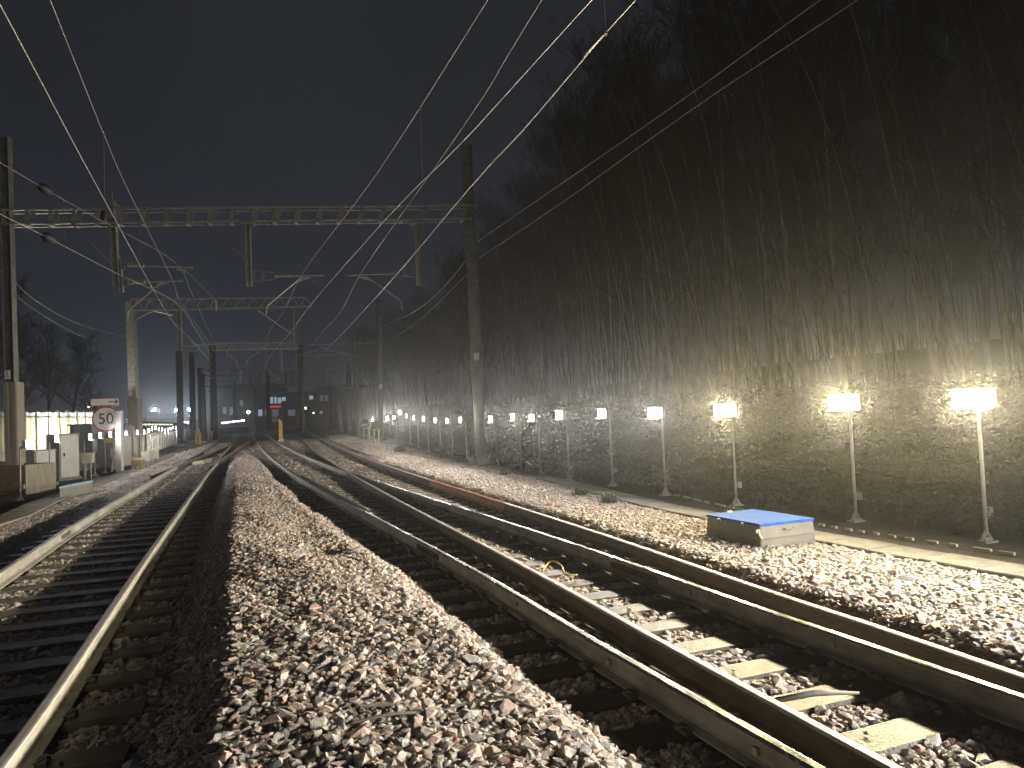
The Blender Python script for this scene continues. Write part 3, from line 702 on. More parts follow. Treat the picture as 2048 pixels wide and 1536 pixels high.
for (a, b_, c, d, w_) in ((359, 614, 361, 702, .2), (587, 615, 589, 700, .17)):
    mb = MB(); mb.hsec(P2(c, d), P2(a, b_), w_, w_, (1, 0, 0), .02); dd = part(mb, 'drop_tube', M['galv'], g2)
    if a < 400:
        reg_arm(g2, P2, None, (370, 690), (388, 689), (457, 686.5), (438, 690), (474, 723), (474.5, 733), .2, .026, parent=dd, frame=[((362, 681), (370, 690)), ((362, 694), (370, 690))])
        reg_arm(g2, P2, None, (372, 692), (389, 691), (436, 689), (404, 692), (370, 722), (369.5, 733), .2, .026, parent=dd, frame=[((362, 684), (372, 692)), ((362, 697), (372, 692))])
    else:
        reg_arm(g2, P2, None, (575, 685), (560, 684), (521, 687), (533, 690), (494, 720), (493, 731), .2, .026, parent=dd, frame=[((587, 677), (578, 680)), ((578, 680), (575, 686)), ((575, 686), (578, 689)), ((578, 689), (588, 689))])
mb = MB(); mb.tube([P2(515, 620), P2(585, 669)], .035, 6); mb.tube([P2(352, 596), P2(358, 585)], .03, 5)
mb.tube([P2(536, 623), P2(563, 616), P2(600, 614)], .02, 5); part(mb, 'stay_rod', M['galv'], g2)
plate(g2, mm, P2(265, 788) + np.array([0, -.21, 0]), .17, .24, 'B\n34', .1)

# ---- cantilever mast on the right
c1 = thing('catenary_mast', at(763, 873, 52), 'slim single mast with a hinged cantilever reaching left, beside the railing', 'mast', 'overhead line masts')
P3 = VPlane(at(763, 873, 52), at(600, 873, 51.5))
mb = MB(); mb.hsec(P3(763, 873), P3(757, 600), .36, .26, (1, .1, 0), .03); mst = part(mb, 'mast', M['galvdark'], c1)
mb = MB(); mb.tube([P3(617, 689.5), P3(735, 686)], .035, 6); mb.tube([P3(638, 691), P3(648, 697), P3(735, 718)], .035, 6); mb.tube([P3(593, 711), P3(689, 709)], .028, 6)
mb.tube([P3(602, 710), P3(647, 696)], .022, 5); mb.tube([P3(592, 713), P3(592, 725)], .03, 5)
cn = part(mb, 'cantilever', M['galv'], c1)
mb = MB(); insulator(mb, P3(735, 686), P3(749, 685), .09, 5, .04); insulator(mb, P3(733, 718), P3(750, 724), .09, 5, .04); mb.tube([P3(749, 685), P3(756, 684)], .04, 5); mb.tube([P3(750, 724), P3(756, 727)], .04, 5)
part(mb, 'insulator', M['insul'], c1, parent=cn)
mb = MB(); mb.tube([P3(727, 617), P3(770, 604), P3(803, 615), P3(810, 614)], .03, 5); part(mb, 'bracket_arm', M['galv'], c1)
mb = MB(); mb.box(P3(762, 773) + np.array([0, -.16, 0]), (.22, .012, .3)); part(mb, 'number_plate', M['white'], c1, parent=mst)
# further plain masts
def plain_mast(pb, pt, Y, w, label, matk='galvdark', group='overhead line masts'):
    a = at(*pb, Y); b_ = at(*pt, Y); a[2] = min(a[2], -.1); c = thing('catenary_mast', a, label, 'mast', group)
    mb = MB(); mb.hsec(a, b_, w, w * .75, (1, .1, 0), .03); part(mb, 'mast', M[matk], c)
    mb = MB(); mb.box((a[0], a[1], a[2] + .1), (w * 1.8, w * 1.6, .2)); part(mb, 'base', M['trough'], c); return c
plain_mast((716, 866), (708, 670), 74, .4, 'thin grey mast just left of the cantilever mast, half as tall in view')
plain_mast((685, 865), (678, 808), 88, .45, 'short pale signal post standing between the far rails and the trees', 'galv')
plain_mast((361, 858), (358, 702), 62, .45, 'dark brown mast left of the far gantries, behind the yellow posts', 'darkmast')
plain_mast((407, 856), (403, 748), 70, .5, 'left one of the pair of thick dark columns near the far platform', 'darkmast')
plain_mast((431, 856), (427, 745), 72, .4, 'right one of the pair of thick dark columns near the far platform', 'darkmast')
plain_mast((386, 856), (383, 705), 75, .46, 'dark column between the yard floodlights and the pair of thick columns', 'darkmast')

# ---- third to fifth gantries
P4 = VPlane(at(595, 690, 66), at(440, 690, 65)); g3 = thing('gantry', P4(600, 860), 'third overhead line gantry, a thin zigzag beam seen through the second', 'gantry', 'overhead line gantries')
truss(P4, g3, (430, 686), (592, 685), (425, 701), (598, 697), 16, .1, .25)
mb = MB(); mb.bar(P4(565, 747), P4(563, 699), .24, .2, up=(0, 1, 0)); mb.bar(P4(455, 745), P4(454, 700), .22, .2, up=(0, 1, 0)); mb.bar(P4(483, 762), P4(482, 740), .22, .2, up=(0, 1, 0)); part(mb, 'drop_tube', M['galvdark'], g3)
mb = MB(); mb.hsec(P4(427, 862), P4(425, 686), .4, .3, (1, 0, 0), .03); mb.hsec(P4(604, 862), P4(600, 690), .4, .3, (1, 0, 0), .03); part(mb, 'mast', M['darkmast'], g3)
mb = MB()
for pts in ([(405, 742), (450, 741)], [(446, 742), (416, 762), (414, 772)], [(514, 739), (557, 737)], [(533, 740), (556, 756), (557, 767)], [(527, 760), (563, 760)], [(428, 765), (460, 761), (490, 765)]):
    mb.tube([P4(*p) for p in pts], .04, 5)
part(mb, 'registration_arm', M['galv'], g3)
P5 = VPlane(at(703, 737, 98), at(400, 742, 97)); g4 = thing('gantry', P5(703, 860), 'fourth overhead line gantry with an open rectangular signal frame at its right end', 'gantry', 'overhead line gantries')
truss(P5, g4, (400, 740), (640, 737), (400, 752), (640, 748), 20, .12, .3)
mb = MB(); 
for a, b_ in (((584, 741), (703, 736)), ((703, 736), (704, 776)), ((704, 776), (674, 776)), ((674, 776), (620, 744)), ((678, 738), (680, 775))): mb.bar(P5(*a), P5(*b_), .16, .16)
part(mb, 'signal_frame', M['galv'], g4)
mb = MB()
for x, y_ in ((572, 768), (583, 772), (648, 775), (662, 768), (500, 768), (520, 772)): mb.bar(P5(x, y_), P5(x - .5, 742), .18, .18, up=(0, 1, 0))
part(mb, 'drop_tube', M['galvdark'], g4)
mb = MB(); mb.hsec(P5(699, 862), P5(697, 730), .5, .4, (1, 0, 0), .03); mb.hsec(P5(403, 858), P5(400, 735), .6, .4, (1, 0, 0), .03); mb.hsec(P5(537, 860), P5(535, 740), .4, .4, (1, 0, 0), .03); part(mb, 'mast', M['darkmast'], g4)
P6 = VPlane(at(660, 768, 135), at(440, 770, 135)); g5 = thing('gantry', P6(660, 850), 'fifth and farthest overhead line gantry, low and dark in front of the station', 'gantry', 'overhead line gantries')
truss(P6, g5, (428, 764), (660, 762), (428, 773), (660, 771), 20, .12, .3)
mb = MB(); mb.hsec(P6(662, 850), P6(660, 760), .5, .4, (1, 0, 0), .03); mb.hsec(P6(470, 850), P6(469, 760), .5, .4, (1, 0, 0), .03); mb.hsec(P6(512, 850), P6(511, 760), .5, .4, (1, 0, 0), .03); part(mb, 'mast', M['darkmast'], g5)

# ---- wires
CW = 'overhead line wires'
def zw(pts, H): return [onz(x, y, H) for x, y in pts]
def back(P, L=14):
    d = P[0] - P[1]; d = d / np.linalg.norm(d); return [P[0] + d * L] + P
def wires(name, pts, H, r, label, ext=True, dropat=None):
    P = zw(pts, H)
    if ext: P = back(P)
    o = wire_obj(name, smooth_pts(P, 5) if len(P) > 3 else P, r, label, CW); return o, P
A_, _ = wires('contact_wire', [(0, 10), (200, 384), (339, 634), (380, 677), (425, 728)], 5.2, .010, 'leftmost contact wire, falling steeply from the top left corner')
I_, _ = wires('contact_wire', [(1182, 0), (925, 283), (770, 440), (620, 611), (579, 667), (534, 723), (528, 765)], 5.2, .011, 'bright contact wire passing the tip of the right mast, registered at the far lattice gantry')
J_, _ = wires('contact_wire', [(1270, 0), (1211, 65), (1050, 255), (940, 375), (792, 550), (687, 665), (628, 726), (619, 748)], 5.2, .011, 'bright contact wire crossing low in front of the right mast and running to the cantilever')
D_, _ = wires('contact_wire', [(0, 428), (97, 476), (230, 545), (352, 606), (395, 665), (425, 715)], 5.45, .010, 'contact wire with the lower black insulator, passing in front of the left drop tube')
B_, BP = wires('messenger_wire', [(100, 0), (210, 275), (258, 384), (345, 560), (362, 605), (412, 676), (428, 700)], 6.35, .009, 'thin messenger wire second from the left at the top edge')
G_, GP = wires('messenger_wire', [(975, 0), (840, 215), (755, 345), (700, 420), (605, 547), (567, 623), (533, 680), (530, 740)], 6.35, .009, 'thin messenger wire leading to the middle drop tube insulator')
H_, HP = wires('messenger_wire', [(1083, 0), (925, 255), (722, 546), (680, 625), (628, 687), (615, 730)], 6.35, .009, 'thin messenger wire leading to the right drop tube insulator')
C_w, CP = wires('messenger_wire', [(0, 325), (90, 378), (200, 440), (350, 525), (385, 590), (430, 690)], 6.75, .008, 'messenger wire with the upper black insulator at the left')
for px, py, H, par in ((90, 378, 6.75, C_w), (97, 476, 5.45, D_)):
    mb = MB(); p = onz(px - 11, py - 6, H); q = onz(px + 12, py + 6.5, H); c = (p + q) / 2; d = (q - p); L = np.linalg.norm(d); d /= L
    P_ = [c - d * .19, c - d * .17, c - d * .09, c, c + d * .09, c + d * .17, c + d * .19]; mb.tube(P_, [.03, .075, .1, .105, .1, .075, .03], 12); mb.tube([p, q], .018, 6)
    o = mb.build('insulator', M['black'], par, True); o['label'] = 'black rounded wire insulator'
# droppers hang from the messenger to the contact wire
for par, (x0, y0), (x1, y1), H0, H1 in ((G_, (840, 216), (848, 369), 6.35, 5.2), (H_, (925, 255), (928, 280), 6.35, 5.9), (B_, (207, 268), (213, 408), 6.35, 5.3), (C_w, (127, 402), (134, 493), 6.75, 5.45), (B_, (280, 436), (283, 528), 6.35, 5.3)):
    a = onz(x0, y0, H0); mb = MB(); mb.tube([a, (a[0], a[1], H1)], .006, 5); mb.box(a, (.03, .06, .04)); o = mb.build('dropper', M['wiredark'], par)
a = onz(1211, 64, 5.2); mb = MB(); mb.tube([a, (a[0], a[1], 6.4)], .006, 5); mb.box(a, (.03, .06, .05)); mb.build('dropper', M['wiredark'], J_)
# feeders
K_ = [(1640, 0, 11.0), (1330, 224, 15.5), (1090, 390, 20.5), (955, 483, 24.9)]; L_ = [(1715, 0, 10.6), (1380, 222, 14.8), (1120, 408, 20), (960, 515, 24.9)]
def atp(T): return [at(x, y, Y) for x, y, Y in T]
wire_obj('feeder_wire', smooth_pts(back(atp(K_)), 5), .014, 'upper feeder wire from the top right edge to the back of the right mast', CW)
wire_obj('feeder_wire', smooth_pts(back(atp(L_)), 5), .014, 'lower feeder wire from the top right edge to the back of the right mast', CW)
wire_obj('feeder_wire', smooth_pts(atp([(937, 515, 25.1), (880, 582, 31), (830, 622, 40), (768, 652, 51.9)]), 5), .011, 'upper feeder wire sagging from the right mast to the cantilever mast', CW)
wire_obj('feeder_wire', smooth_pts(atp([(938, 545, 25.1), (870, 612, 31), (820, 655, 40), (768, 687, 51.9)]), 5), .010, 'lower feeder wire sagging from the right mast to the cantilever mast', CW)
wire_obj('feeder_wire', smooth_pts(atp([(755, 682, 52.2), (735, 700, 62), (711, 712, 73)]), 5), .012, 'short feeder wire sagging behind the cantilever mast', CW)
wire_obj('feeder_wire', smooth_pts(atp([(-60, 500, 19), (6, 545, 22.2)]), 3), .010, 'upper feeder wire arriving at the left mast from outside the frame', CW)
wire_obj('feeder_wire', smooth_pts(atp([(27, 562, 23.1), (80, 607, 27), (160, 649, 33), (256, 675, 41.8)]), 5), .011, 'upper feeder wire sagging between the left mast and the second gantry', CW)
wire_obj('feeder_wire', smooth_pts(atp([(29, 590, 23.1), (90, 633, 27), (170, 675, 33), (256, 698, 41.8)]), 5), .009, 'lower feeder wire sagging between the left mast and the second gantry', CW)
# ---------------------------------------------------------------- right side: walkway, pit box, railing, container
ws = []
yy = 1.0; WL = []
while yy < 46:
    WL.append(yy); m = (walkx(yy + .1) - walkx(yy - .1)) / .2; yy += .62 / math.hypot(1, m) if yy < 26 else 1.6
tr = thing('cable_trough', (3.8, 8, -.1), 'long concrete block walkway edging the ballast on the right', 'walkway')
lid_n = 0
for i in range(len(WL) - 1):
    a, b = WL[i], WL[i + 1]
    p = np.array([float(walkx(a)), a, 0]); q = np.array([float(walkx(b)), b, 0]); d = (q - p) / np.linalg.norm(q - p); n_ = np.array([d[1], -d[0], 0])
    j = (random.uniform(-.006, .006), random.uniform(-.006, .006)); z = -.075 + j[0]; g_ = .006
    p2, q2 = p + d * g_ + n_ * j[1], q - d * g_ + n_ * j[1]
    up = np.array([0, 0, 1.0])
    mb = MB()
    V = [p2, q2, q2 + n_ * .5, p2 + n_ * .5]
    c = .012
    top = [v + up * z for v in V]; mid = [v + up * (z - c) for v in V]; bot = [v + up * -.30 for v in V]
    ins = [V[0] + (n_ + d) * c, V[1] + (n_ - d) * c, V[2] + (-n_ - d) * c, V[3] + (-n_ + d) * c]; top = [v + up * z for v in ins]
    mb.add(top + mid + bot, [(0, 1, 2, 3)[::-1]] + [(k, (k + 1) % 4, 4 + (k + 1) % 4, 4 + k) for k in range(4)] + [(4 + k, 4 + (k + 1) % 4, 8 + (k + 1) % 4, 8 + k) for k in range(4)])
    if lid_n < 90: part(mb, 'trough_block', M['trough'], tr); lid_n += 1
# pit box with blue lid
bx = thing('cable_pit', (2.95, 8.9, -.1), 'pale concrete cable pit with a flat blue lid on the ballast by the walkway', 'pit box')
cs = [onz(1518, 1100, -.115), onz(1628, 1092, -.115), None, onz(1436, 1078, -.115)]
cs = [np.array([2.80, 8.62, 0]), np.array([3.55, 8.92, 0]), np.array([3.13, 9.88, 0]), np.array([2.42, 9.55, 0])]
def prism(mb, corners, z0, z1, grow=0.0, grow1=None, mi=0, round_=0.0):
    c = sum(corners) / len(corners); grow1 = grow if grow1 is None else grow1
    pts = []
    if round_:
        for i in range(len(corners)):
            a, b, d = corners[i - 1], corners[i], corners[(i + 1) % len(corners)]
            u = (a - b) / np.linalg.norm(a - b); v = (d - b) / np.linalg.norm(d - b)
            for k in range(4): t_ = k / 3; pts.append(b + u * round_ * (1 - t_) ** 2 + v * round_ * t_ ** 2)
    else: pts = corners
    n = len(pts)
    def ex(p, g): e = p - c; return c + e * (1 + g / np.linalg.norm(e))
    V = [ex(p, grow) + np.array([0, 0, z0]) for p in pts] + [ex(p, grow1) + np.array([0, 0, z1]) for p in pts]
    return mb.add(V, [tuple(range(n))[::-1], tuple(range(n, 2 * n))] + [(i, (i + 1) % n, n + (i + 1) % n, n + i) for i in range(n)], mi)
zt = .155
mb = MB(); prism(mb, cs, -.3, zt - .16, .012, .012, round_=.03); prism(mb, cs, zt - .157, zt - .145, .02, .02, round_=.03); prism(mb, cs, zt - .143, zt - .004, .006, -.006, round_=.03)
part(mb, 'pit_body', M['boxside'], bx)
mb = MB(); prism(mb, cs, zt, zt + .03, .006, .0, round_=.01); part(mb, 'lid', M['blue'], bx)
mb = MB(); mb.tube([cs[0] + np.array([-.02, -.012, zt - .04]), cs[0] + np.array([-.02, -.03, zt - .09]), cs[0] + np.array([.01, -.03, zt - .14])], .014, 6); mb.box(cs[0] + np.array([-.03, -.01, zt - .05]), (.05, .02, .04), .3); part(mb, 'latch', M['cream'], bx)
mb = MB(); c = (cs[2] + cs[3]) / 2; mb.box((c[0] - .02, c[1] - .06, zt + .04), (.06, .03, .02)); part(mb, 'lid_catch', M['white'], bx)
bx2 = thing('cable_pit', at(727, 884, 46), 'small far cable pit with a pale bluish lid left of the yellow-green railing', 'pit box')
c0 = onz(727, 886, -.1); q = [c0 + np.array(v) for v in ([-.75, -.3, 0], [.75, -.1, 0], [.7, 1.2, 0], [-.8, 1.0, 0])]
mb = MB(); prism(mb, q, -.2, .2, round_=.03); part(mb, 'pit_body', M['cabinet'], bx2)
mb = MB(); prism(mb, q, .204, .25, .02); part(mb, 'lid', M['paleblue'], bx2)
for s_ in (.28, .72):
    h_ = cs[3] + (cs[0] - cs[3]) * s_; mb = MB(); mb.box((h_[0] - .012, h_[1], zt - .01), (.03, .11, .05), -.4); part(mb, 'hinge', M['galvdark'], bx)
mb = MB(); c = cs[0] + (cs[1] - cs[0]) * .5; e_ = (cs[1] - cs[0]) / np.linalg.norm(cs[1] - cs[0]); mb.tube([c - e_ * .07 + np.array([.004, -.012, zt - .05]), c - e_ * .06 + np.array([.012, -.03, zt - .055]), c + e_ * .06 + np.array([.012, -.03, zt - .055]), c + e_ * .07 + np.array([.004, -.012, zt - .05])], .008, 6); part(mb, 'handle', M['galvdark'], bx)
# low white string / edge line behind the walkway
sp_ = [(3.0, 14.2), (3.45, 12.2), (3.75, 10.9), (4.15, 9.9), (4.6, 8.9), (5.2, 7.7)]
mb = MB()
for i in range(len(sp_) - 1):
    a, b = np.array(sp_[i]), np.array(sp_[i + 1])
    for k in range(5):
        f0, f1 = k / 5 + .01, k / 5 + random.uniform(.08, .17); p, q = a + (b - a) * f0, a + (b - a) * f1
        mb.bar((p[0], p[1], float(hz(*p)) + .03), (q[0], q[1], float(hz(*q)) + .03), .035, .03)
tag(mb.build('edging_board', M['cream']), 'broken pale edging strip lying on dark soil behind the right walkway', 'edging')
# railing (yellow-green) near the cantilever mast
rl = thing('railing', onz(745, 890, -.12), 'yellow-green tubular railing with five posts beside the far walkway', 'railing')
RP = {}
posts = [((727, 857), (728, 884), 41), ((737, 858), (737, 882), 42), ((738, 855), (740, 886), 39), ((748, 859), (749, 897), 36), ((757, 862), (757, 904), 34)]
posts = [(t_, b_, None) for t_, b_, _ in posts]
tops = []
for t_, b_, _ in posts:
    Yp = onz(b_[0], b_[1], -.12)[1]; Yp = min(Yp, 46); a = at(*b_, Yp); b2_ = at(*t_, Yp); tops.append((a, b2_))
    mb = MB(); mb.tube([a, b2_], .035, 6); mb.tube([b2_ - np.array([0, 0, .03]), b2_ + np.array([0, 0, .06])], .06, 6); part(mb, 'post', M['lime'], rl)
for fr_, to in ((0, 1), (2, 3), (3, 4), (1, 2)):
    for h in (1.0, .5):
        a = tops[fr_][0] + (tops[fr_][1] - tops[fr_][0]) * h; b_ = tops[to][0] + (tops[to][1] - tops[to][0]) * h
        mb = MB(); mb.tube([a, b_], .03, 6); part(mb, 'rail', M['lime'], rl)
# grey container behind the lamps
cn_ = thing('container', at(827, 880, 58), 'grey corrugated steel container behind the far right lamps', 'container')
ca, cb = at(799, 880, 57), at(858, 884, 53); ch_ = at(830, 812, 56)[2]; PGc = VPlane(ca, cb)
mb = MB(); n = 44
for k in range(n):
    f0, f1 = k / n, (k + 1) / n; o_ = .04 if k % 2 else 0
    a = ca + (cb - ca) * f0; b_ = ca + (cb - ca) * f1; nn = PGc.n if PGc.n[1] < 0 else -PGc.n
    mb.bar((a[0] + nn[0] * o_, a[1] + nn[1] * o_, (ch_ - .25) / 2 - 0.0), (b_[0] + nn[0] * o_, b_[1] + nn[1] * o_, (ch_ - .25) / 2), .06, ch_ + .25)
dep = np.array([nn[0], nn[1], 0]) * -2.4
mb.bar(np.array([(ca[0] + cb[0]) / 2, (ca[1] + cb[1]) / 2, ch_ / 2 - .1]) + dep * .02, np.array([(ca[0] + cb[0]) / 2, (ca[1] + cb[1]) / 2, ch_ / 2 - .1]) + dep, np.linalg.norm(cb - ca), ch_ + .2)
part(mb, 'corrugated_wall', M['container'], cn_)
mb = MB()
for zf in (.03, .36, .97): mb.bar((ca[0] + nn[0] * .1, ca[1] + nn[1] * .1, ch_ * zf), (cb[0] + nn[0] * .1, cb[1] + nn[1] * .1, ch_ * zf), .05, .08)
part(mb, 'frame_rail', M['galvdark'], cn_)
# cables and scraps on the ground
def lay(pts, dz): return [(x, y, float(hz(x, y)) + dz) for x, y in pts]
cb1 = [onz(px, py, .02)[:2] for px, py in ((700, 1478), (790, 1462), (870, 1440), (935, 1420), (1010, 1415), (1060, 1418), (1155, 1423))]
o = wire_obj('cable', smooth_pts([(p[0], p[1], float(hz(*p)) + .035 + .02 * math.sin(i * 2)) for i, p in enumerate(cb1)], 6), .0095, 'grey-green cable lying in a shallow arc on the foreground ballast', None, M['cable'], 8); o['category'] = 'cable'
o = wire_obj('cable', smooth_pts([(*onz(px, py, -.13)[:2], -.12 + dz) for px, py, dz in ((1085, 1145, .0), (1098, 1136, .05), (1112, 1137, .06), (1124, 1143, .04), (1131, 1152, .01), (1155, 1152, .0))], 6), .011, 'short yellow cable loop lying between the middle rails', None, M['yrope'], 8); o['category'] = 'cable'
mb = MB(); a = onz(1548, 1402, -.1); b_ = onz(1718, 1386, -.12); mb.tube([a, (a + b_) / 2 + np.array([0, .03, .012]), b_], [.016, .02, .008], 8); tag(mb.build('rod', M['cable'], None, True), 'thick grey rod lying across a sleeper between the middle rails', 'rod')
mb = MB(); a = onz(722, 1449, -.0); a[2] = float(hz(a[0], a[1])) + .035; mb.bar(a, a + np.array([.17, .01, 0]), .03, .008); tag(mb.build('stick', M['timber']), 'short flat brown stick lying on the foreground stones', 'stick')
for (x0, y0, x1, y1) in ((542, 907, 568, 906), (492, 919, 506, 920)):
    a, b_ = onz(x0, y0, -.1), onz(x1, y1, -.1); a[2] = float(hz(a[0], a[1])) + .06; b_[2] = float(hz(b_[0], b_[1])) + .06
    mb = MB(); mb.tube([a, (a + b_) / 2 + np.array([0, 0, .04]), b_], .03, 6); tag(mb.build('rod', M['cable']), ('dark rod lying on the ballast inside the far middle track' if x0 > 520 else 'dark rod lying on the far ballast left of the middle track'), 'rod')

# ---------------------------------------------------------------- left side
# board walkway
lb = thing('board_walkway', (-10.5, 17, -.15), 'pale wooden board walkway along the left edge of the ballast', 'walkway')
k = 0; y = 12.0
while y < 47 and k < 95:
    x = float(lwx(y)); m = (lwx(y + .1) - lwx(y - .1)) / .2; d = np.array([m, 1, 0]) / math.hypot(m, 1); n_ = np.array([-d[1], d[0], 0])
    p = np.array([x, y, -.13 + random.uniform(-.006, .006)]); L = .36; wd = .62 if y < 22 or y > 27 else .9
    mb = MB(); mb.bar(p, p + n_ * wd, L - .01, .07); part(mb, 'board', M['timber'] if y < 17.5 else M['trough'], lb); y += L / math.hypot(m, 1) * (1 if y < 30 else 1.5); k += 1
# pit with pale blue lid (px 118-178, 968-1003)
lp = thing('cable_pit', onz(148, 1000, -.2), 'low concrete cable pit with a pale blue-grey lid on the left walkway', 'pit box')
q = [onz(119, 1003, -.19), onz(176, 991, -.19), None, None]; dd = np.array([-.35, .93, 0]) * .75; q[2] = q[1] + dd; q[3] = q[0] + dd
q = [np.array([v[0], v[1], 0]) for v in q]
mb = MB(); prism(mb, q, -.3, .13, round_=.05); part(mb, 'pit_body', M['boxside'], lp)
mb = MB(); prism(mb, q, .133, .17, .02, .0); part(mb, 'lid', M['paleblue'], lp)
def cab(name, px0, px1, pyb, pyt, Y, depth, label, catg, m=None, door=None, rz=.35, extra=None, roof=.0):
    a, b_ = at(px0, pyb, Y), at(px1, pyb, Y); top = at((px0 + px1) / 2, pyt, Y)[2]; W_ = np.linalg.norm(b_ - a); c = (a + b_) / 2; zb = min(a[2], -.15)
    root = thing(name, (c[0], c[1], zb), label, catg); H = top - zb
    ca_, sa_ = math.cos(rz), math.sin(rz)
    # corner prism: front face and right side face
    s = W_ * .62; f = W_ - s
    u = np.array([ca_, -sa_, 0]); v = np.array([sa_, ca_, 0])
    u = np.array([math.cos(-.18), math.sin(-.18), 0]); v = np.array([.35, .93, 0])
    p0 = np.array([a[0], a[1], 0]); cors = [p0, p0 + u * W_ * .66, p0 + u * W_ * .66 + v * depth, p0 + v * depth]
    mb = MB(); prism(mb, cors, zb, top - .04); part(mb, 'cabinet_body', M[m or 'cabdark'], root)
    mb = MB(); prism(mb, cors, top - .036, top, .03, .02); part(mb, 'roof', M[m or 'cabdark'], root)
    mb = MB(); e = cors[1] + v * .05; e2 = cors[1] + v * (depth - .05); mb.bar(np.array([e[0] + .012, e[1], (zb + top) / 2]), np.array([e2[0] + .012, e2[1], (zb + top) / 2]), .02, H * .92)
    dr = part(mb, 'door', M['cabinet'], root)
    mb = MB(); h = cors[1] + v * depth * .2; mb.bar((h[0] + .04, h[1], zb + H * .5), (h[0] + .04, h[1], zb + H * .58), .03, .03, up=(1, 0, 0)); part(mb, 'handle', M['black'], root, parent=dr)
    mb = MB(); prism(mb, cors, zb - .1, zb + .05, .08); part(mb, 'plinth', M['trough'], root)
    return root
cab('cabinet', 44, 88, 962, 900, 24.0, .75, 'shorter grey equipment cabinet behind the plywood box', 'cabinet')
cab('cabinet', 93, 138, 951, 868, 26.5, .8, 'tall grey equipment cabinet between the first two left lamps', 'cabinet')
cab('cabinet', 196, 250, 936, 872, 33.5, 1.0, 'wide grey cabinet below the speed sign with a yellow strip notice', 'cabinet')
cab('cabinet', 178, 196, 925, 880, 36, .6, 'narrow grey cabinet left of the wide one with the yellow strip', 'cabinet')
# plywood box
pbx = thing('plywood_box', at(40, 970, 21.8), 'plywood box with a pale end board standing round the left mast foot', 'box')
a = at(-14, 974, 21.6); b_ = at(50, 976, 21.3); t1 = at(30, 930, 21.5)[2]
mb = MB(); mb.bar((a[0], a[1], (t1 - .2) / 2), (b_[0], b_[1], (t1 - .2) / 2), .03, t1 + .2); part(mb, 'front_board', M['ply'], pbx)
c_ = b_ + np.array([.28, .95, 0]); mb = MB(); mb.bar((b_[0] + .02, b_[1] - .02, (t1 - .2) / 2), (c_[0], c_[1], (t1 - .2) / 2), .04, t1 + .2); part(mb, 'end_board', M['timber'], pbx)
a2 = a + np.array([.28, .95, 0]); mb = MB(); mb.bar((a2[0], a2[1], (t1 - .2) / 2), (c_[0] - .03, c_[1], (t1 - .2) / 2), .03, t1 + .2); part(mb, 'back_board', M['ply'], pbx)
# small location boxes on stands
def locbox(px, pyb, pyt, pyg, w, Y, label, m='cream'):
    c = at(px, (pyb + pyt) / 2, Y); h = (pyb - pyt) * Y / F; zg = at(px, pyg, Y)[2]
    r = thing('equipment_box', (c[0], c[1], zg), label, 'equipment box')
    mb = MB(); mb.box((c[0], c[1], c[2]), (w, w * .6, h), .25); mb.box((c[0], c[1], c[2] + h / 2 + .01), (w + .04, w * .6 + .04, .025), .25); b = part(mb, 'box_body', M[m], r)
    mb = MB(); mb.box((c[0] + w * .1, c[1] - w * .33, c[2]), (w * .6, .02, h * .7), .25); part(mb, 'box_lid', M['cabinet'], r, parent=b)
    mb = MB(); 
    for s in (-.3, .3): mb.tube([(c[0] + s * w, c[1], zg), (c[0] + s * w, c[1], c[2] - h / 2)], .02, 6)
    part(mb, 'leg', M['post'], r); return r
locbox(176, 926, 907, 968, .33, 25.5, 'small pale junction box on a stand beside the third left lamp')
locbox(230, 915, 899, 944, .3, 30.5, 'small cream box on the post below the speed sign')
for i, (px, yb, yt, yg) in enumerate(((291, 923, 904, 934), (300, 920, 901, 931), (310, 917, 898, 928))):
    locbox(px, yb, yt, yg, .32, 33 + i * 1.6, ['first and nearest of three yellowish lineside boxes in a row', 'middle one of three yellowish lineside boxes in a row', 'last one of three yellowish lineside boxes in a row'][i])
gb = thing('grit_box', at(276, 944, 30.5), 'grey-brown box with two pale handles and a cream lid by the walkway', 'box')
c = at(276, 929, 30.5); mb = MB(); mb.box(c, (.42, .35, .38), .1); part(mb, 'box_body', M['ply'], gb)
mb = MB(); mb.box((c[0] + .05, c[1] - .02, c[2] + .23), (.3, .3, .07), .1); part(mb, 'lid', M['cream'], gb)
for s in (-.1, .08): mb = MB(); mb.box((c[0] + s, c[1] - .19, c[2] - .12), (.07, .03, .05), .1); part(mb, 'handle', M['white'], gb)
# grey pipes bundle under the sign post (px 225-240, 915-945)
rd = thing('cable_cover', at(229, 944, 30), 'pale arched cable cover standing on the soil at the speed sign post', 'cable cover')
c = at(229, 944, 30); mb = MB(); mb.tube(smooth_pts([c + np.array([-.12, 0, 0]), c + np.array([-.06, .02, .5]), c + np.array([0, .05, .62]), c + np.array([.12, 0, 0])], 5), .045, 8); part(mb, 'arch', M['cabinet'], rd, smooth=True)
# picket of white pipes
pp = thing('pipe_bundle', at(255, 920, 36), 'cluster of tall white plastic pipes behind the left lamps', 'pipes')
for px, pt, pb in ((244, 849, 915), (253, 850, 918), (258, 852, 917), (262, 850, 920), (267, 853, 912)):
    mb = MB(); mb.tube([at(px, pb, 36.5), at(px - .6, pt, 36.5)], .07, 8); part(mb, 'pipe', M['white'], pp, smooth=True)

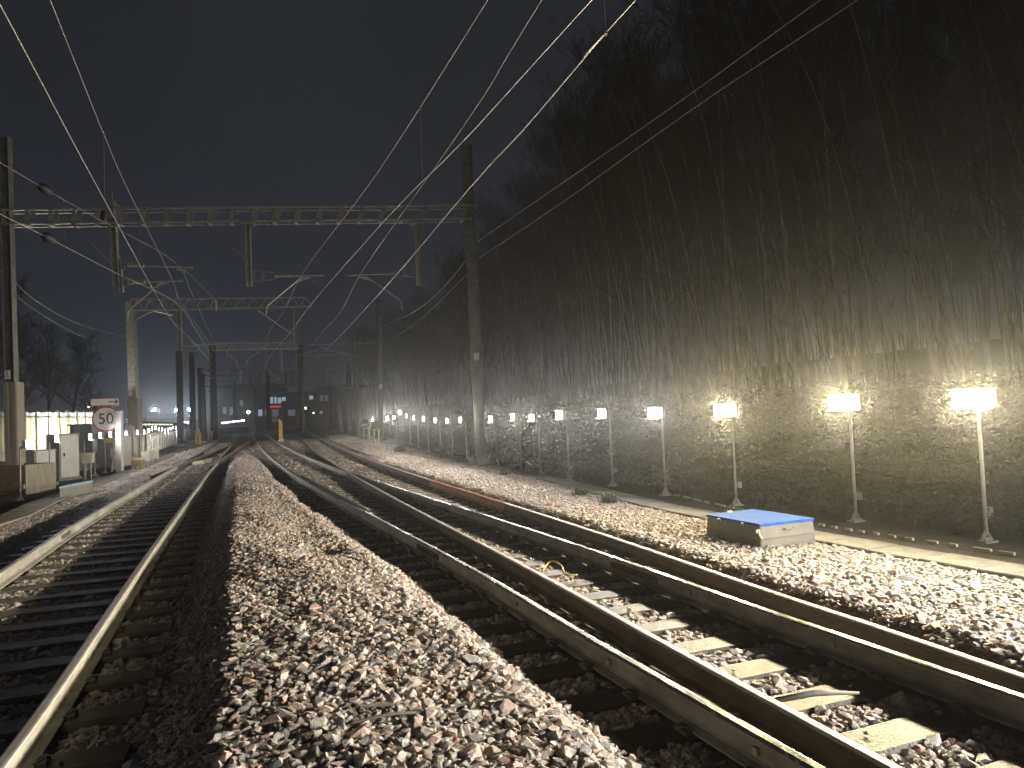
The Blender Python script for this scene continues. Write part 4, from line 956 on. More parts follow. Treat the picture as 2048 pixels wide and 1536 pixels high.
# speed sign
sg = thing('speed_sign', at(243, 946, 29.5), 'round red-ringed 50 speed sign with an arrow board above it on the left', 'sign')
Ys = 29.4; c = at(212, 838, Ys); tov = np.array([CAMP[0] - c[0], CAMP[1] - c[1], 0]); tov /= np.linalg.norm(tov); tov = np.array([tov[0] * .75, tov[1], 0]); tov /= np.linalg.norm(tov)
sx_ = np.array([-tov[1], tov[0], 0]); R_ = 25.0 * Ys / F
mb = MB(); pb = at(240, 948, Ys + .1); mb.bar(np.array([pb[0], pb[1], -.25]), np.array([pb[0] - .0, pb[1], c[2] + .3]), .22, .2, up=(0, 1, 0)); mb.bar((pb[0], pb[1], c[2] - .2), (c[0], c[1], c[2] - .2), .05, .05); mb.bar((pb[0], pb[1], c[2] + .25), (c[0], c[1], c[2] + .25), .05, .05); part(mb, 'post', M['cabinet'], sg)
mb = MB(); p1 = at(197, 792, Ys); mb.bar(c - tov * .06, p1 - tov * .06, .05, .05); part(mb, 'back_strut', M['galv'], sg)
mb = MB(); mb.disc(c, tov, R_, .03, 48); fc = part(mb, 'sign_disc', M['red'], sg)
mb = MB(); mb.disc(c + tov * .018, tov, R_ * .9, .008, 48); part(mb, 'sign_face', M['white'], sg, parent=fc)
text_mesh('50', R_ * 1.22, c + tov * .026 - np.array([0, 0, R_ * .02]), sx_, (0, 0, 1), sg, M['black'], parent=fc, ext=.002, sx=.93)
pc = at(209.5, 804, Ys); pw, ph = 50 * Ys / F, 14.5 * Ys / F
def quad_board(mb, c, w, h, th): mb.bar(c - sx_ * w / 2, c + sx_ * w / 2, th, h)
mb = MB(); quad_board(mb, pc, pw, ph, .02); ab = part(mb, 'arrow_board', M['red'], sg)
mb = MB(); quad_board(mb, pc + tov * .012, pw * .97, ph * .88, .008); part(mb, 'board_face', M['white'], sg, parent=ab)
mb = MB(); ac = pc + tov * .02 + sx_ * pw * .29; up_ = np.array([0, 0, 1.0]); s_ = ph * .3
mb.bar(ac - sx_ * pw * .14, ac + sx_ * pw * .14, .006, ph * .13)
tip = ac + sx_ * pw * .165
for k in (-1, 1): mb.bar(tip, tip - sx_ * s_ * .95 + up_ * k * s_ * 1.05, ph * .15, .007, up=tov)
part(mb, 'arrow', M['black'], sg, parent=ab)
# yellow strip notice on the wide cabinet: nothing legible
ys_ = thing('notice_strip', at(222, 881, 32.6), 'yellow strip notice board fixed above the wide grey cabinet, with an arrow', 'notice')
a, b_ = at(208, 881.5, 32.7), at(237, 881.5, 32.7)
mb = MB(); mb.bar(a, b_, .02, .2); nb_ = part(mb, 'board', M['yellow'], ys_)
mb = MB(); e = b_ + (a - b_) * .15 + np.array([0, -.015, 0]); f_ = b_ + (a - b_) * .42 + np.array([0, -.015, 0]); mb.bar(e, f_, .006, .03)
for k in (-1, 1): mb.bar(e, e + (a - b_) * .07 + np.array([0, 0, k * .05]), .006, .025)
part(mb, 'arrow', M['ply'], ys_, parent=nb_)

# boundary fence of translucent panels with lamps behind it
def trans_mat(name, c, tr):
    m, t_, b = nt(name); N, L = t_.nodes, t_.links
    d = N.new('ShaderNodeBsdfDiffuse'); r = N.new('ShaderNodeBsdfTranslucent'); mx = N.new('ShaderNodeMixShader'); mx.inputs[0].default_value = tr
    tc_ = N.new('ShaderNodeTexCoord'); mp = N.new('ShaderNodeMapping'); mp.inputs['Scale'].default_value = (1, 1, .07); nz = N.new('ShaderNodeTexNoise'); nz.inputs['Scale'].default_value = 7; nz.inputs['Detail'].default_value = 8
    L.new(tc_.outputs['Object'], mp.inputs[0]); L.new(mp.outputs[0], nz.inputs['Vector']); c_ = ramp(t_, nz.outputs[0], [(.38, tuple(k * .35 for k in c)), (.56, c)])
    L.new(c_, d.inputs[0]); L.new(c_, r.inputs[0]); L.new(d.outputs[0], mx.inputs[1]); L.new(r.outputs[0], mx.inputs[2]); L.new(mx.outputs[0], N['Material Output'].inputs[0]); return m
M['sheet'] = trans_mat('yellow_mesh_sheet', (.86, .84, .58), .65)
M['sheetw'] = trans_mat('white_sheet', (.82, .83, .8), .6)
fA, fB = at(-30, 900, 31), at(186, 900, 41); PF = VPlane(fA, fB)
fn = thing('site_fence', PF(90, 915), 'tall backlit site fence of pale yellow mesh panels between dark posts at the left', 'fence')
xs = [-25, 2, 26, 51, 74, 97, 119, 138, 156, 171, 186]
nf = PF.n if PF.n[1] < 0 else -PF.n
for i in range(len(xs) - 1):
    tl_, tr_ = PF(xs[i], 823), PF(xs[i + 1], 824); wl, wr = PF(xs[i], 833), PF(xs[i + 1], 834)
    bz = .35 if i < 6 else 1.2
    sag = .05
    mb = MB(); n = 8; V = []
    for k in range(n + 1):
        f_ = k / n; p = wl + (wr - wl) * f_; o_ = nf * .06 * math.sin(math.pi * f_); V += [p + o_, np.array([p[0], p[1], bz]) + o_ * .3]
    mb.add(V, [(2 * k, 2 * k + 1, 2 * k + 3, 2 * k + 2) for k in range(n)]); part(mb, 'mesh_panel', M['sheet'], fn)
    mb = MB(); V = []
    for k in range(n + 1):
        f_ = k / n; p = tl_ + (tr_ - tl_) * f_; q_ = wl + (wr - wl) * f_; o_ = nf * .06 * math.sin(math.pi * f_); V += [p + o_ - np.array([0, 0, sag * math.sin(math.pi * f_)]), q_ + o_ + np.array([0, 0, .02])]
    mb.add(V, [(2 * k, 2 * k + 1, 2 * k + 3, 2 * k + 2) for k in range(n)]); part(mb, 'top_band', M['sheetw'], fn)
for i, x in enumerate(xs):
    p = PF(x, 823) + nf * .1; mb = MB(); mb.bar(np.array([p[0], p[1], -.3]), p + np.array([0, 0, .05]), .10, .12, up=(0, 1, 0)); part(mb, 'post', M['galvdark'], fn)
mb = MB(); mb.bar(PF(xs[0], 833.5) + nf * .05, PF(xs[-1], 834.5) + nf * .05, .04, .05); mb.bar(PF(xs[0], 908) + nf * .05, PF(xs[-2], 893) + nf * .05, .05, .06); part(mb, 'rail', M['galvdark'], fn)
# dark lower wall + grey shed behind the cabinets
wl_ = thing('low_wall', PF(150, 900), 'low brown retaining wall below the lit fence beside the tall cabinet', 'wall')
a, b_ = PF(138, 940, -2.2), PF(196, 925, -2.2); a2, b2_ = at(138, 905, 31.5), at(205, 892, 35)
mb = MB(); mb.bar((a2[0], a2[1], .1), (b2_[0], b2_[1], .1), .2, .75); part(mb, 'wall_face', M['trough'], wl_)
mb = MB(); mb.bar((a2[0], a2[1], .53), (b2_[0], b2_[1], .53), .3, .1); part(mb, 'coping', M['ply'], wl_)
sh = thing('site_shed', at(170, 880, 37), 'dark grey ribbed shed standing in front of the lit fence left of the sign', 'shed')
a, b_ = at(147, 884, 34.5), at(196, 880, 36); zt_ = at(170, 850, 35.2)[2]
mb = MB(); mb.bar((a[0], a[1] + .6, zt_ / 2 + .2), (b_[0], b_[1] + .6, zt_ / 2 + .2), 1.2, zt_ - .4)
for k in range(14):
    f_ = (k + .5) / 14; mb.box((a[0] + (b_[0] - a[0]) * f_, a[1] + (b_[1] - a[1]) * f_ - .02, zt_ / 2 + .2), (.05, .05, zt_ - .42))
part(mb, 'wall', M['container'], sh); mb = MB(); mb.bar((a[0] - .1, a[1] + .6, zt_ + .02), (b_[0] + .1, b_[1] + .6, zt_ + .02), 1.4, .08); part(mb, 'roof', M['galvdark'], sh)
for i, (px, Y) in enumerate(((20, 36), (90, 40), (150, 44))):
    p = at(px, 860, Y); l = bpy.data.lights.new('site_lamp', 'POINT'); l.energy = 900; l.color = (1, .98, .88); l.shadow_soft_size = .12
    o = bpy.data.objects.new('site_lamp', l); COL.objects.link(o); o.location = (p[0], p[1], 1.3); tag(o, None, None)
# long fence of posts further along the left (px 280-370)
P7 = VPlane(at(282, 900, 40), at(372, 872, 75))
fe = thing('post_fence', P7(330, 890), 'long pale post and rail fence running away behind the left lamps', 'fence')
for k in range(26):
    x = 280 + 92 * (k / 25) ** .8; yb = 912 - (x - 280) * .33; yt = 868 - (x - 280) * .10; mb = MB(); mb.bar(P7(x, yb), P7(x - .5, yt), .09, .09, up=(0, 1, 0)); part(mb, 'post', M['post'], fe)
mb = MB(); mb.bar(P7(280, 868), P7(372, 859), .07, .07); part(mb, 'rail', M['post'], fe)
gt = thing('gate', at(311, 900, 40), 'pale tubular gate standing higher than the post fence', 'gate')
PG7 = VPlane(at(301, 890, 38), at(319, 890, 40)); mb = MB()
for a, b_ in (((301, 872), (318, 867)), ((301, 872), (303, 898)), ((318, 867), (320, 890)), ((308, 871), (309, 894)), ((313, 869), (314, 892))): mb.bar(PG7(*a), PG7(*b_), .05, .05)
part(mb, 'gate_frame', M['post'], gt)
# back wall strip with lit openings (px 280-350,y 845-855)
P8 = VPlane(at(278, 850, 60), at(372, 852, 90)); lw_ = thing('lit_wall', P8(310, 858), 'low dark wall with a row of small lit openings behind the left lamps', 'wall')
mb = MB(); mb.bar(P8(276, 851), P8(372, 852.5), .2, .75); part(mb, 'wall_face', M['brick'], lw_)
M['litwin'] = emis('lit_window', (1, .93, .6), 2.2); M['whitewin'] = emis('white_window', (1, .98, .92), 3.0); M['bluewin'] = emis('blue_window', (.62, .78, 1), .5); M['dimwin'] = emis('dim_window', (.5, .6, .75), .12)
M['redsign'] = emis('red_display', (1, .02, .06), .8); M['orangewin'] = emis('orange_window', (1, .3, .12), .35)
M['yard'] = emis('yard_light', (.62, .82, 1), 500); M['yardw'] = emis('yard_light_white', (.95, .95, 1), 700); M['sig'] = emis('far_lamp', (1, .97, .85), 60)
for k in range(9):
    x = 282 + k * 7.3; mb = MB(); mb.bar(P8(x, 849, -.15), P8(x + 4, 849, -.15), .05, .1); mb2 = None; part(mb, 'opening', M['litwin'], lw_)
# far buffer posts: yellow
P9Y = [(393, 862, 888, 40), (400, 866, 890, 41), (405, 868, 884, 46), (411, 867, 882, 48), (417, 859, 880, 52), (424, 859, 876, 58), (428, 860, 875, 60), (433, 860, 872, 64)]
for i, (x, yt, yb, Y) in enumerate(P9Y):
    Y = onz(x, yb, -.2)[1]; a, b_ = at(x, yb, Y), at(x, yt, Y); o = thing('marker_post', a, ORD[i] + ' of a line of short yellow posts beside the left track', 'post', 'yellow posts beside the left track')
    mb = MB(); w_ = .12 + .05 * (i < 2); mb.bar(a, b_, w_, w_, up=(0, 1, 0)); mb.box(b_, (w_ * 1.3, w_ * 1.3, .05)); part(mb, 'post', M['yellow'], o)
    if i in (4, 5, 6):
        mb = MB(); mb.bar(b_ - np.array([.3, 0, .05]), b_ + np.array([.3, 0, -.05]), .06, .1); part(mb, 'cap_rail', M['yellow'], o)
# point motor between the left rails (px 385-425, 915-930)
pm = thing('point_machine', onz(402, 925, -.1), 'pale stepped point machine lying between the left-hand rails', 'point machine')
c = onz(402, 926, -.12)
mb = MB(); mb.box((c[0], c[1] - .2, -.13), (.55, .5, .12), .3); mb.box((c[0] - .02, c[1] - .2, -.05), (.4, .34, .06), .3); part(mb, 'casing', M['cream'], pm)
for k in range(5):
    yy_ = c[1] + .5 + k * .9; mb = MB(); mb.bar((c[0] - .95 - .34 * k, yy_, -.13), (c[0] + .3 - .34 * k, yy_ - .1, -.13), .1, .04); part(mb, 'stretcher_bar', M['galv'], pm)
# small 25 sign and white stakes in the middle distance
s2 = thing('speed_sign', at(549.5, 852, 95), 'small far round 25 speed sign on a short post beyond the middle track', 'sign')
c = at(549.5, 840, 95); mb = MB(); mb.disc(c, (0, -1, 0), .34, .03, 24); q = part(mb, 'sign_disc', M['cream'], s2)
mb = MB(); mb.disc(c + np.array([0, -.02, 0]), (0, -1, 0), .26, .02, 24); part(mb, 'sign_face', M['white'], s2, parent=q); text_mesh('25', .36, c + np.array([0, -.035, 0]), (1, 0, 0), (0, 0, 1), s2, M['black'], parent=q)
mb = MB(); mb.bar(at(549, 833, 95) - np.array([.35, 0, 0]), at(549, 833, 95) + np.array([.35, 0, 0]), .03, .2); part(mb, 'upper_board', M['cream'], s2)
mb = MB(); mb.bar((c[0] + .05, c[1] + .03, -.2), (c[0] + .05, c[1] + .03, c[2]), .08, .08, up=(0, 1, 0)); part(mb, 'post', M['galv'], s2)
st = [(559, 838, 868), (561.5, 841, 868), (564, 842, 866)]
for i, (x, yt, yb) in enumerate(st):
    a, b_ = at(x, yb, 63 + i), at(x - .5, yt, 63 + i); o = thing('marker_stake', a, ['left', 'middle', 'right'][i] + ' one of three pale yellow stakes beyond the middle track', 'stake', 'pale stakes beyond the middle track')
    mb = MB(); mb.bar((a[0], a[1], -.25), b_, .1, .1, up=(0, 1, 0)); part(mb, 'stake', M['yellow'], o); mb = MB(); mb.bar((a[0], a[1], -.25), (a[0], a[1], .1), .2, .16, up=(0, 1, 0)); part(mb, 'foot', M['white'], o)
# ---------------------------------------------------------------- trees
def make_tree(seed, H, lean, nb=26, dark=False, name='tree', dens=1.0, r0_=.058):
    r = random.Random(seed); root = thing(name, (0, 0, 0), 'x', 'tree')
    T = []; n = 12; bend = r.uniform(-.6, .6); bend2 = r.uniform(-.4, .4)
    for i in range(n + 1):
        f = i / n; T.append(np.array([lean * H * f ** 1.3 * .8 + .25 * math.sin(f * 5 + bend * 4) * f, bend2 * f * f * 2 + .2 * math.sin(f * 4 + seed), H * f]))
    rad = [r0_ * (H / 13) * (1 - .93 * i / n) + .006 for i in range(n + 1)]
    mb = MB(); mb.tube(T, rad, 7, cap=False); 
    cr_ = MB()
    def pt(f):
        x = f * n; i = min(int(x), n - 1); return T[i] + (T[i + 1] - T[i]) * (x - i)
    def branch(p, d, L, rad0, lev):
        k = 4 if lev < 2 else 3; P = [p]; dd = d.copy()
        for i in range(k):
            dd = dd + np.array([r.gauss(0, .10), r.gauss(0, .10), .07 + r.gauss(0, .05)]); dd /= np.linalg.norm(dd); P.append(P[-1] + dd * L / k)
        (mb if lev == 0 and rad0 > .03 else cr_).tube(P, [rad0 * (1 - .8 * i / k) + .0025 for i in range(k + 1)], 4 if lev < 1 else 3, cap=False)
        if lev >= 3: return
        m = int(([7, 6, 4][lev]) * dens * r.uniform(.7, 1.3))
        for j in range(m):
            f = r.uniform(.2, 1.0); x = f * k; i = min(int(x), k - 1); q = P[i] + (P[i + 1] - P[i]) * (x - i); base = P[i + 1] - P[i]; base /= np.linalg.norm(base)
            a = np.array([r.gauss(0, 1), r.gauss(0, 1), r.gauss(0, .6)]); a -= base * np.dot(a, base); a /= np.linalg.norm(a)
            an = r.uniform(.35, .85); branch(q, base * math.cos(an) + a * math.sin(an) + np.array([0, 0, .12]), L * r.uniform(.35, .6) * (1.1 - f * .4), rad0 * .5 * (1.1 - .5 * f), lev + 1)
    for i in range(nb):
        f = r.uniform(.3, .98) ** .85; a = r.uniform(0, 2 * math.pi); el = r.uniform(.55, 1.15); d = np.array([math.cos(a) * math.cos(el), math.sin(a) * math.cos(el), math.sin(el)])
        d[0] -= .25; d /= np.linalg.norm(d)
        branch(pt(f), d, H * r.uniform(.2, .42) * (1.15 - f * .75), rad[int(f * n)] * r.uniform(.3, .6), 0)
    part(mb, 'trunk', M['twigdark'] if dark else M['bark'], root, smooth=True); part(cr_, 'crown', M['twigdark'] if dark else M['twig'], root)
    index_children(root); return root
protoT = [make_tree(11, 15, -.10), make_tree(12, 13.5, -.20, 22), make_tree(13, 16, -.05, 30), make_tree(14, 12, -.28, 20), make_tree(15, 14.5, .03, 24), make_tree(16, 14, -.15, 22, r0_=.045),
    make_tree(17, 12, -.32, 11, r0_=.042, dens=.8), make_tree(18, 13, -.22, 10, r0_=.045, dens=.8), make_tree(19, 10.5, -.1, 12, r0_=.035, dens=.8)]
used = [False] * 9; rt = random.Random(5); TP = []
tries = 0
# (distance along y, offset behind the lamp line)
while len(TP) < 275 and tries < 20000:
    tries += 1
    y = 9 * (120 / 9) ** rt.random(); s = rt.uniform(3.9, 20) if y > 16 else rt.uniform(5.0, 18)
    x = float(lampx(y)) + s / .93
    if x > y * .80 + 2: continue
    if any((x - a) ** 2 + (y - b) ** 2 < (.75 + y * .014) ** 2 for a, b in TP): continue
    TP.append((x, y))
TP.sort(key=lambda p: p[1])
for i, (x, y) in enumerate(TP):
    k = rt.randrange(9); o = protoT[k] if not used[k] else copy_tree(protoT[k]); used[k] = True
    sc = rt.uniform(.8, 1.15); 
    zb_ = float(hz(x, y)) - .1; pxx = 1024 + F * x / y; lim = np.interp(pxx, [760, 800, 860, 950, 1080, 1200, 1330, 1450, 1540], [655, 640, 590, 500, 385, 215, 60, -60, -400])
    hmax = HC + (826 - (pxx - 1024) * .039 - lim) * y / F - zb_; sc = min(sc, hmax / 15.2 * rt.uniform(.88, 1.04))
    if y > 60: sc *= 1.02
    o.location = (x, y, float(hz(x, y)) - .1); o.rotation_euler.z = rt.uniform(-.9, .9); o.scale = (sc, sc, sc * rt.uniform(.92, 1.08))
    o['category'] = 'tree'; o['group'] = 'bare trees on the right-hand embankment'
    o['label'] = 'bare winter tree with thin leaning stem among others on the right-hand embankment'
for k in range(9):
    if not used[k]: protoT[k].location = (4 + k, 60, 1)
wc = bpy.data.collections.new('wood_shapes')
for k in (0, 1, 2):
    bm = bmesh.new()
    for ch in protoT[k].children: bm.from_mesh(ch.data)
    me = bpy.data.meshes.new('far_tree'); bm.to_mesh(me); bm.free(); me.materials.append(M['twig']); wc.objects.link(bpy.data.objects.new('far_tree', me))
n = 420; Yw = 12 * (150 / 12) ** rng.random(n); sw = np.where(rng.random(n) < .4, rng.uniform(19, 58, n), rng.uniform(44, 62, n)); Xw = lampx(Yw) + sw / .93; ok = Xw < Yw * .85 + 4; Xw, Yw = Xw[ok], Yw[ok]; n = len(Xw)
o = instancer('distant_wood', wc, Xw, Yw, hz(Xw, Yw) - .2, np.clip((HC + (826 - F * Xw / Yw * .039 - np.interp(1024 + F * Xw / Yw, [760, 800, 860, 950, 1080, 1200, 1330, 1450, 1540], [655, 645, 600, 530, 430, 280, 130, 20, -200])) * Yw / F - hz(Xw, Yw)) / 15.5, .12, rng.uniform(.75, 1.05, n)), np.stack([np.zeros(n), np.zeros(n), rng.uniform(0, 6.28, n)], 1), rng.random(n), rng.integers(0, 3, n))
tag(o, 'dark mass of bare wood rising behind the embankment trees', 'woodland', kind='stuff')
pd = [make_tree(31, 8.5, .0, 34, True, dens=1.15, r0_=.2), make_tree(32, 7.5, .03, 34, True, dens=1.15, r0_=.2)]
for i, (px, yt, Y, lab, k) in enumerate([(95, 640, 75, 'rounded dark bare tree behind the lit fence at the far left', 0), (148, 668, 82, 'smaller dark bare tree just right of the rounded one at the far left', 1),
                                  (-8, 560, 60, 'tall dark bare tree cut by the left edge of the frame', 0), (45, 655, 70, 'dark bare tree between the left mast and the rounded tree', 1), (182, 760, 85, 'low dark bush-like tree left of the arrow board', 1)]):
    top = at(px, yt, Y); base = -.3; o = pd[k] if i < 2 else copy_tree(pd[k]); sc = (top[2] - base) / (8.9 if k == 0 else 7.9); o.scale = (sc * 1.12, sc * 1.12, sc); o.location = (top[0], Y, base); o.rotation_euler.z = i * 1.3
    o['label'] = lab; o['category'] = 'tree'

# ---------------------------------------------------------------- undergrowth on the bank
bc = bpy.data.collections.new('undergrowth_shapes')
for i in range(8):
    r = random.Random(40 + i); mb = MB()
    if i >= 6:
        for _ in range(7):
            b = np.array([r.gauss(0, .35), r.gauss(0, .35), -.1]); h = r.uniform(.8, 2.6); P = [b + np.array([-.12 * h * f * f + r.gauss(0, .02), r.gauss(0, .03), h * f]) for f in (0, .3, .6, .85, 1)]
            mb.tube(P, [.011, .009, .007, .004, .002], 4, cap=False)
            for _ in range(5):
                f = r.randrange(1, 4); q = P[f]; mb.tube([q, q + np.array([r.gauss(0, .12), r.gauss(0, .12), r.uniform(.15, .45)])], [.004, .0015], 3, cap=False)
        me = bpy.data.meshes.new('bramble'); me.from_pydata(mb.v, [], mb.f); me.materials.append(M['bramble']); bc.objects.link(bpy.data.objects.new('bramble', me)); continue
    for _ in range(9):
        a = r.uniform(0, 6.28); L = r.uniform(.35, .9); h = r.uniform(.15, .5); P = [np.array([r.gauss(0, .1), r.gauss(0, .1), -.05])]
        for k in range(1, 5): f = k / 4; P.append(P[0] + np.array([math.cos(a) * L * f, math.sin(a) * L * f, h * math.sin(f * 2.6)]))
        mb.tube(P, [.006, .005, .004, .003, .002], 3, cap=False)
        for _ in range(9):
            f = r.uniform(.15, 1); x = f * 4; q = min(int(x), 3); c = P[q] + (P[q + 1] - P[q]) * (x - q) + np.array([r.gauss(0, .04), r.gauss(0, .04), r.gauss(0, .03)])
            u = np.array([r.gauss(0, 1), r.gauss(0, 1), r.gauss(0, .5)]); u /= np.linalg.norm(u); v = np.cross(u, (r.gauss(0, 1), r.gauss(0, 1), 1)); v /= np.linalg.norm(v); s = r.uniform(.02, .045)
            mb.add([c - u * s, c + v * s * .6, c + u * s, c - v * s * .6], [(0, 1, 2, 3)])
    me = bpy.data.meshes.new('bramble'); me.from_pydata(mb.v, [], mb.f); me.materials.append(M['bramble']); bc.objects.link(bpy.data.objects.new('bramble', me))
nb_ = 5200; Y = 6.5 * (90 / 6.5) ** rng.random(nb_); s = rng.uniform(1.0, 12, nb_) * np.where(rng.random(nb_) < .5, .5, 1); X = lampx(Y) + np.maximum(s, .9); ok = X < Y * .8 + 2; X, Y = X[ok], Y[ok]; n = len(X)
o = instancer('undergrowth', bc, X, Y, hz(X, Y), rng.uniform(.5, 1.25, n) * (1 + Y * .012), np.stack([rng.normal(0, .2, n), rng.normal(0, .2, n), rng.uniform(0, 6.28, n)], 1), rng.random(n), np.where(rng.random(n) < .015, rng.integers(6, 8, n), rng.integers(0, 6, n)))
tag(o, 'tangled brambles and dead leaves covering the right-hand embankment', 'undergrowth', kind='stuff')
# weeds: a few countable tufts
def weed(seed, n=70, R=.28, H=.32):
    r = random.Random(seed); mb = MB()
    for _ in range(n):
        a = r.uniform(0, 6.28); d = np.array([math.cos(a), math.sin(a), 0]); L = r.uniform(.3, 1) * R; h = r.uniform(.3, 1) * H; w_ = r.uniform(.006, .014); s = np.array([-d[1], d[0], 0]) * w_; b = np.array([r.gauss(0, R * .3), r.gauss(0, R * .3), 0])
        P = [b, b + d * L * .4 + np.array([0, 0, h * .8]), b + d * L + np.array([0, 0, h * .75])]; mb.add([P[0] - s, P[0] + s, P[1] + s, P[2], P[1] - s], [(0, 1, 2, 4), (4, 2, 3)])
    return mb
for i, (px, py, Yh, sc, lab) in enumerate([(800, 905, 0, 1.5, 'largest pale green weed tuft at the bend of the far walkway'), (1218, 1006, 0, .8, 'green weed tuft against the walkway left of the blue-lidded pit'), (1160, 990, 0, .7, 'smaller green tuft against the walkway beyond the middle one'),
                                     (845, 893, 0, 1.2, 'weed patch behind the walkway by the lamp posts near the container'), (870, 905, 0, 1.1, 'weed clump at a far lamp foot right of the container'), (1010, 950, 0, .7, 'small weed at the walkway edge near the right mast'), (770, 880, 0, 1.3, 'green growth at the foot of the yellow-green railing')]):
    p = onz(px, py, -.1); mb = weed(50 + i, 90, .3 * sc, .3 * sc); mb.v = [(x + p[0], y + p[1], z + p[2]) for x, y, z in mb.v]; tag(mb.build('weed_tuft', M['weed']), lab, 'weeds', 'weed tufts along the right walkway')
# fallen branch stump on the bank (px 1530-1580, 905-930)
a, b_, c = at(1527, 932, 15.6), at(1531, 912, 15.6), at(1578, 905, 16.4); mb = MB(); mb.tube([a, b_, c], .045, 6); tag(mb.build('fallen_branch', M['bark'], None, True), 'pale bent branch lying on the embankment behind the fourth lamp', 'branch')

# ---------------------------------------------------------------- far station, train, yard
stn = thing('station_building', at(590, 850, 185), 'dark station building with a few lit windows at the far end of the tracks', 'building')
Ysb = 185
def fbox(mb, x0, x1, yt, yb, Y, dep): 
    a, b2 = at(x0, yb, Y), at(x1, yt, Y); zb = min(a[2], 0) if yb > 835 else a[2]
    mb.box(((a[0] + b2[0]) / 2, Y + dep / 2, (zb + b2[2]) / 2), (b2[0] - a[0], dep, b2[2] - zb))
mb = MB(); fbox(mb, 405, 545, 772, 850, 215, 14); fbox(mb, 540, 640, 782, 846, 220, 12); fbox(mb, 628, 712, 772, 848, 212, 14); part(mb, 'wall', M['brick'], stn)
mb = MB(); fbox(mb, 400, 549, 768, 772, 213, 17); fbox(mb, 622, 716, 768, 772, 210, 17); part(mb, 'roof', M['roofdark'], stn)
for x0, x1, y0, y1, m_ in ((541, 546, 794, 807, 'bluewin'), (549, 553, 794, 807, 'bluewin'), (556, 562, 795, 807, 'bluewin'), (564, 571, 794, 802, 'bluewin'), (619, 626, 791, 799, 'bluewin'), (640, 646, 790, 802, 'dimwin'), (650, 656, 790, 802, 'dimwin'), (446, 452, 814, 828, 'dimwin'), (460, 466, 814, 830, 'dimwin'), (480, 486, 800, 812, 'dimwin')):
    mb = MB(); Yw = 209.5 if x0 > 627 else 212.5; a, b2 = at(x0, y1, Yw), at(x1, y0, Yw); mb.box(((a[0] + b2[0]) / 2, Yw, (a[2] + b2[2]) / 2), (b2[0] - a[0], .2, b2[2] - a[2])); part(mb, 'window', M[m_], stn)
mb = MB(); a, b2 = at(534, 815.5, 200), at(562, 811, 200); mb.box(((a[0] + b2[0]) / 2, 200, (a[2] + b2[2]) / 2), (b2[0] - a[0], .2, b2[2] - a[2])); part(mb, 'red_display', M['redsign'], stn)
mb = MB(); fbox(mb, 530, 580, 807, 811, 200, 6); fbox(mb, 592, 606, 817, 819, 190, 1); part(mb, 'canopy', M['roofdark'], stn)
trn = thing('train', at(540, 846, 150), 'dark red train with dim windows standing across the far end of the tracks', 'train')
M['trainred'] = mat('train_red', (.16, .02, .03), (.1, .015, .02), 1, .5); M['traingrey'] = mat('train_grey', (.08, .08, .09), (.06, .06, .07), 1, .5)
mb = MB(); fbox(mb, 512, 566, 816, 838, 150, 3); fbox(mb, 569, 602, 817, 838, 152, 3); part(mb, 'body', M['traingrey'], trn)
mb = MB(); fbox(mb, 512, 566, 838, 848, 149.9, 3.2); fbox(mb, 569, 602, 838, 848, 151.9, 3.2); part(mb, 'skirt', M['trainred'], trn)
for x0, x1, m_ in ((512.5, 515, 'bluewin'), (517, 519.5, 'bluewin'), (521, 524, 'bluewin'), (530, 540, 'dimwin'), (545, 556, 'dimwin'), (576, 590, 'dimwin')):
    mb = MB(); a, b2 = at(x0, 832, 149.8), at(x1, 819, 149.8); mb.box(((a[0] + b2[0]) / 2, 149.8, (a[2] + b2[2]) / 2), (b2[0] - a[0], .1, b2[2] - a[2])); part(mb, 'window', M[m_], trn)
plt_ = thing('platform', at(600, 848, 120), 'low pale platform edge beyond the middle tracks', 'platform')
a, b2 = onz(560, 859, -.3), onz(650, 847.5, .0); a = at(545, 852, 110); b2 = at(640, 846, 140)
mb = MB(); mb.bar((a[0], a[1], .1), (b2[0], b2[1], .1), 3, .9); part(mb, 'edge', M['trough'], plt_)
lit = thing('lit_strip', at(468, 843, 120), 'row of bright white strip lights on the far left platform', 'lights')
for k in range(5):
    a, b2 = at(443 + k * 9.6, 846 - k * 1.15, 118), at(443 + k * 9.6 + 7.6, 845.4 - k * 1.15, 118); mb = MB(); mb.bar(a, b2, .1, .22); part(mb, 'tube_lamp', emis('strip_tube', (1, .98, 1), 6) if k == 0 else M['tube_'], lit)
    if k == 0: M['tube_'] = lit.children[0].data.materials[0]
mb = MB(); a, b2 = at(438, 851, 118.5), at(494, 845, 118.5); mb.bar((a[0], a[1], .5), (b2[0], b2[1], .5), .3, 1.0); part(mb, 'parapet', M['brick'], lit)
def far_lamp(px, py, Y, r, m_, label, pole=True, base=-.3):
    p = at(px, py, Y); o = thing('lamp_post', (p[0], p[1], base), label, 'lamp')
    mb = MB(); mb.tube([(p[0], p[1], base), (p[0], p[1], p[2] - r)], max(.05, r * .3), 6); part(mb, 'post', M['galvdark'], o)
    mb = MB(); mb.tube([p - np.array([0, 0, r]), p - np.array([0, 0, r * .6]), p + np.array([0, 0, r * .6]), p + np.array([0, 0, r])], [r * .5, r, r, r * .5], 10); part(mb, 'lamp', m_, o); return o
far_lamp(497, 824.5, 130, .22, M['sig'], 'round warm platform lamp left of the far train')
far_lamp(611, 816.5, 160, .2, emis('far_small', (1, .98, .9), 12), 'small white lamp right of the far red train')
far_lamp(627, 826, 170, .15, emis('far_small2', (1, .98, .9), 8), 'faint small lamp farthest right at the station')
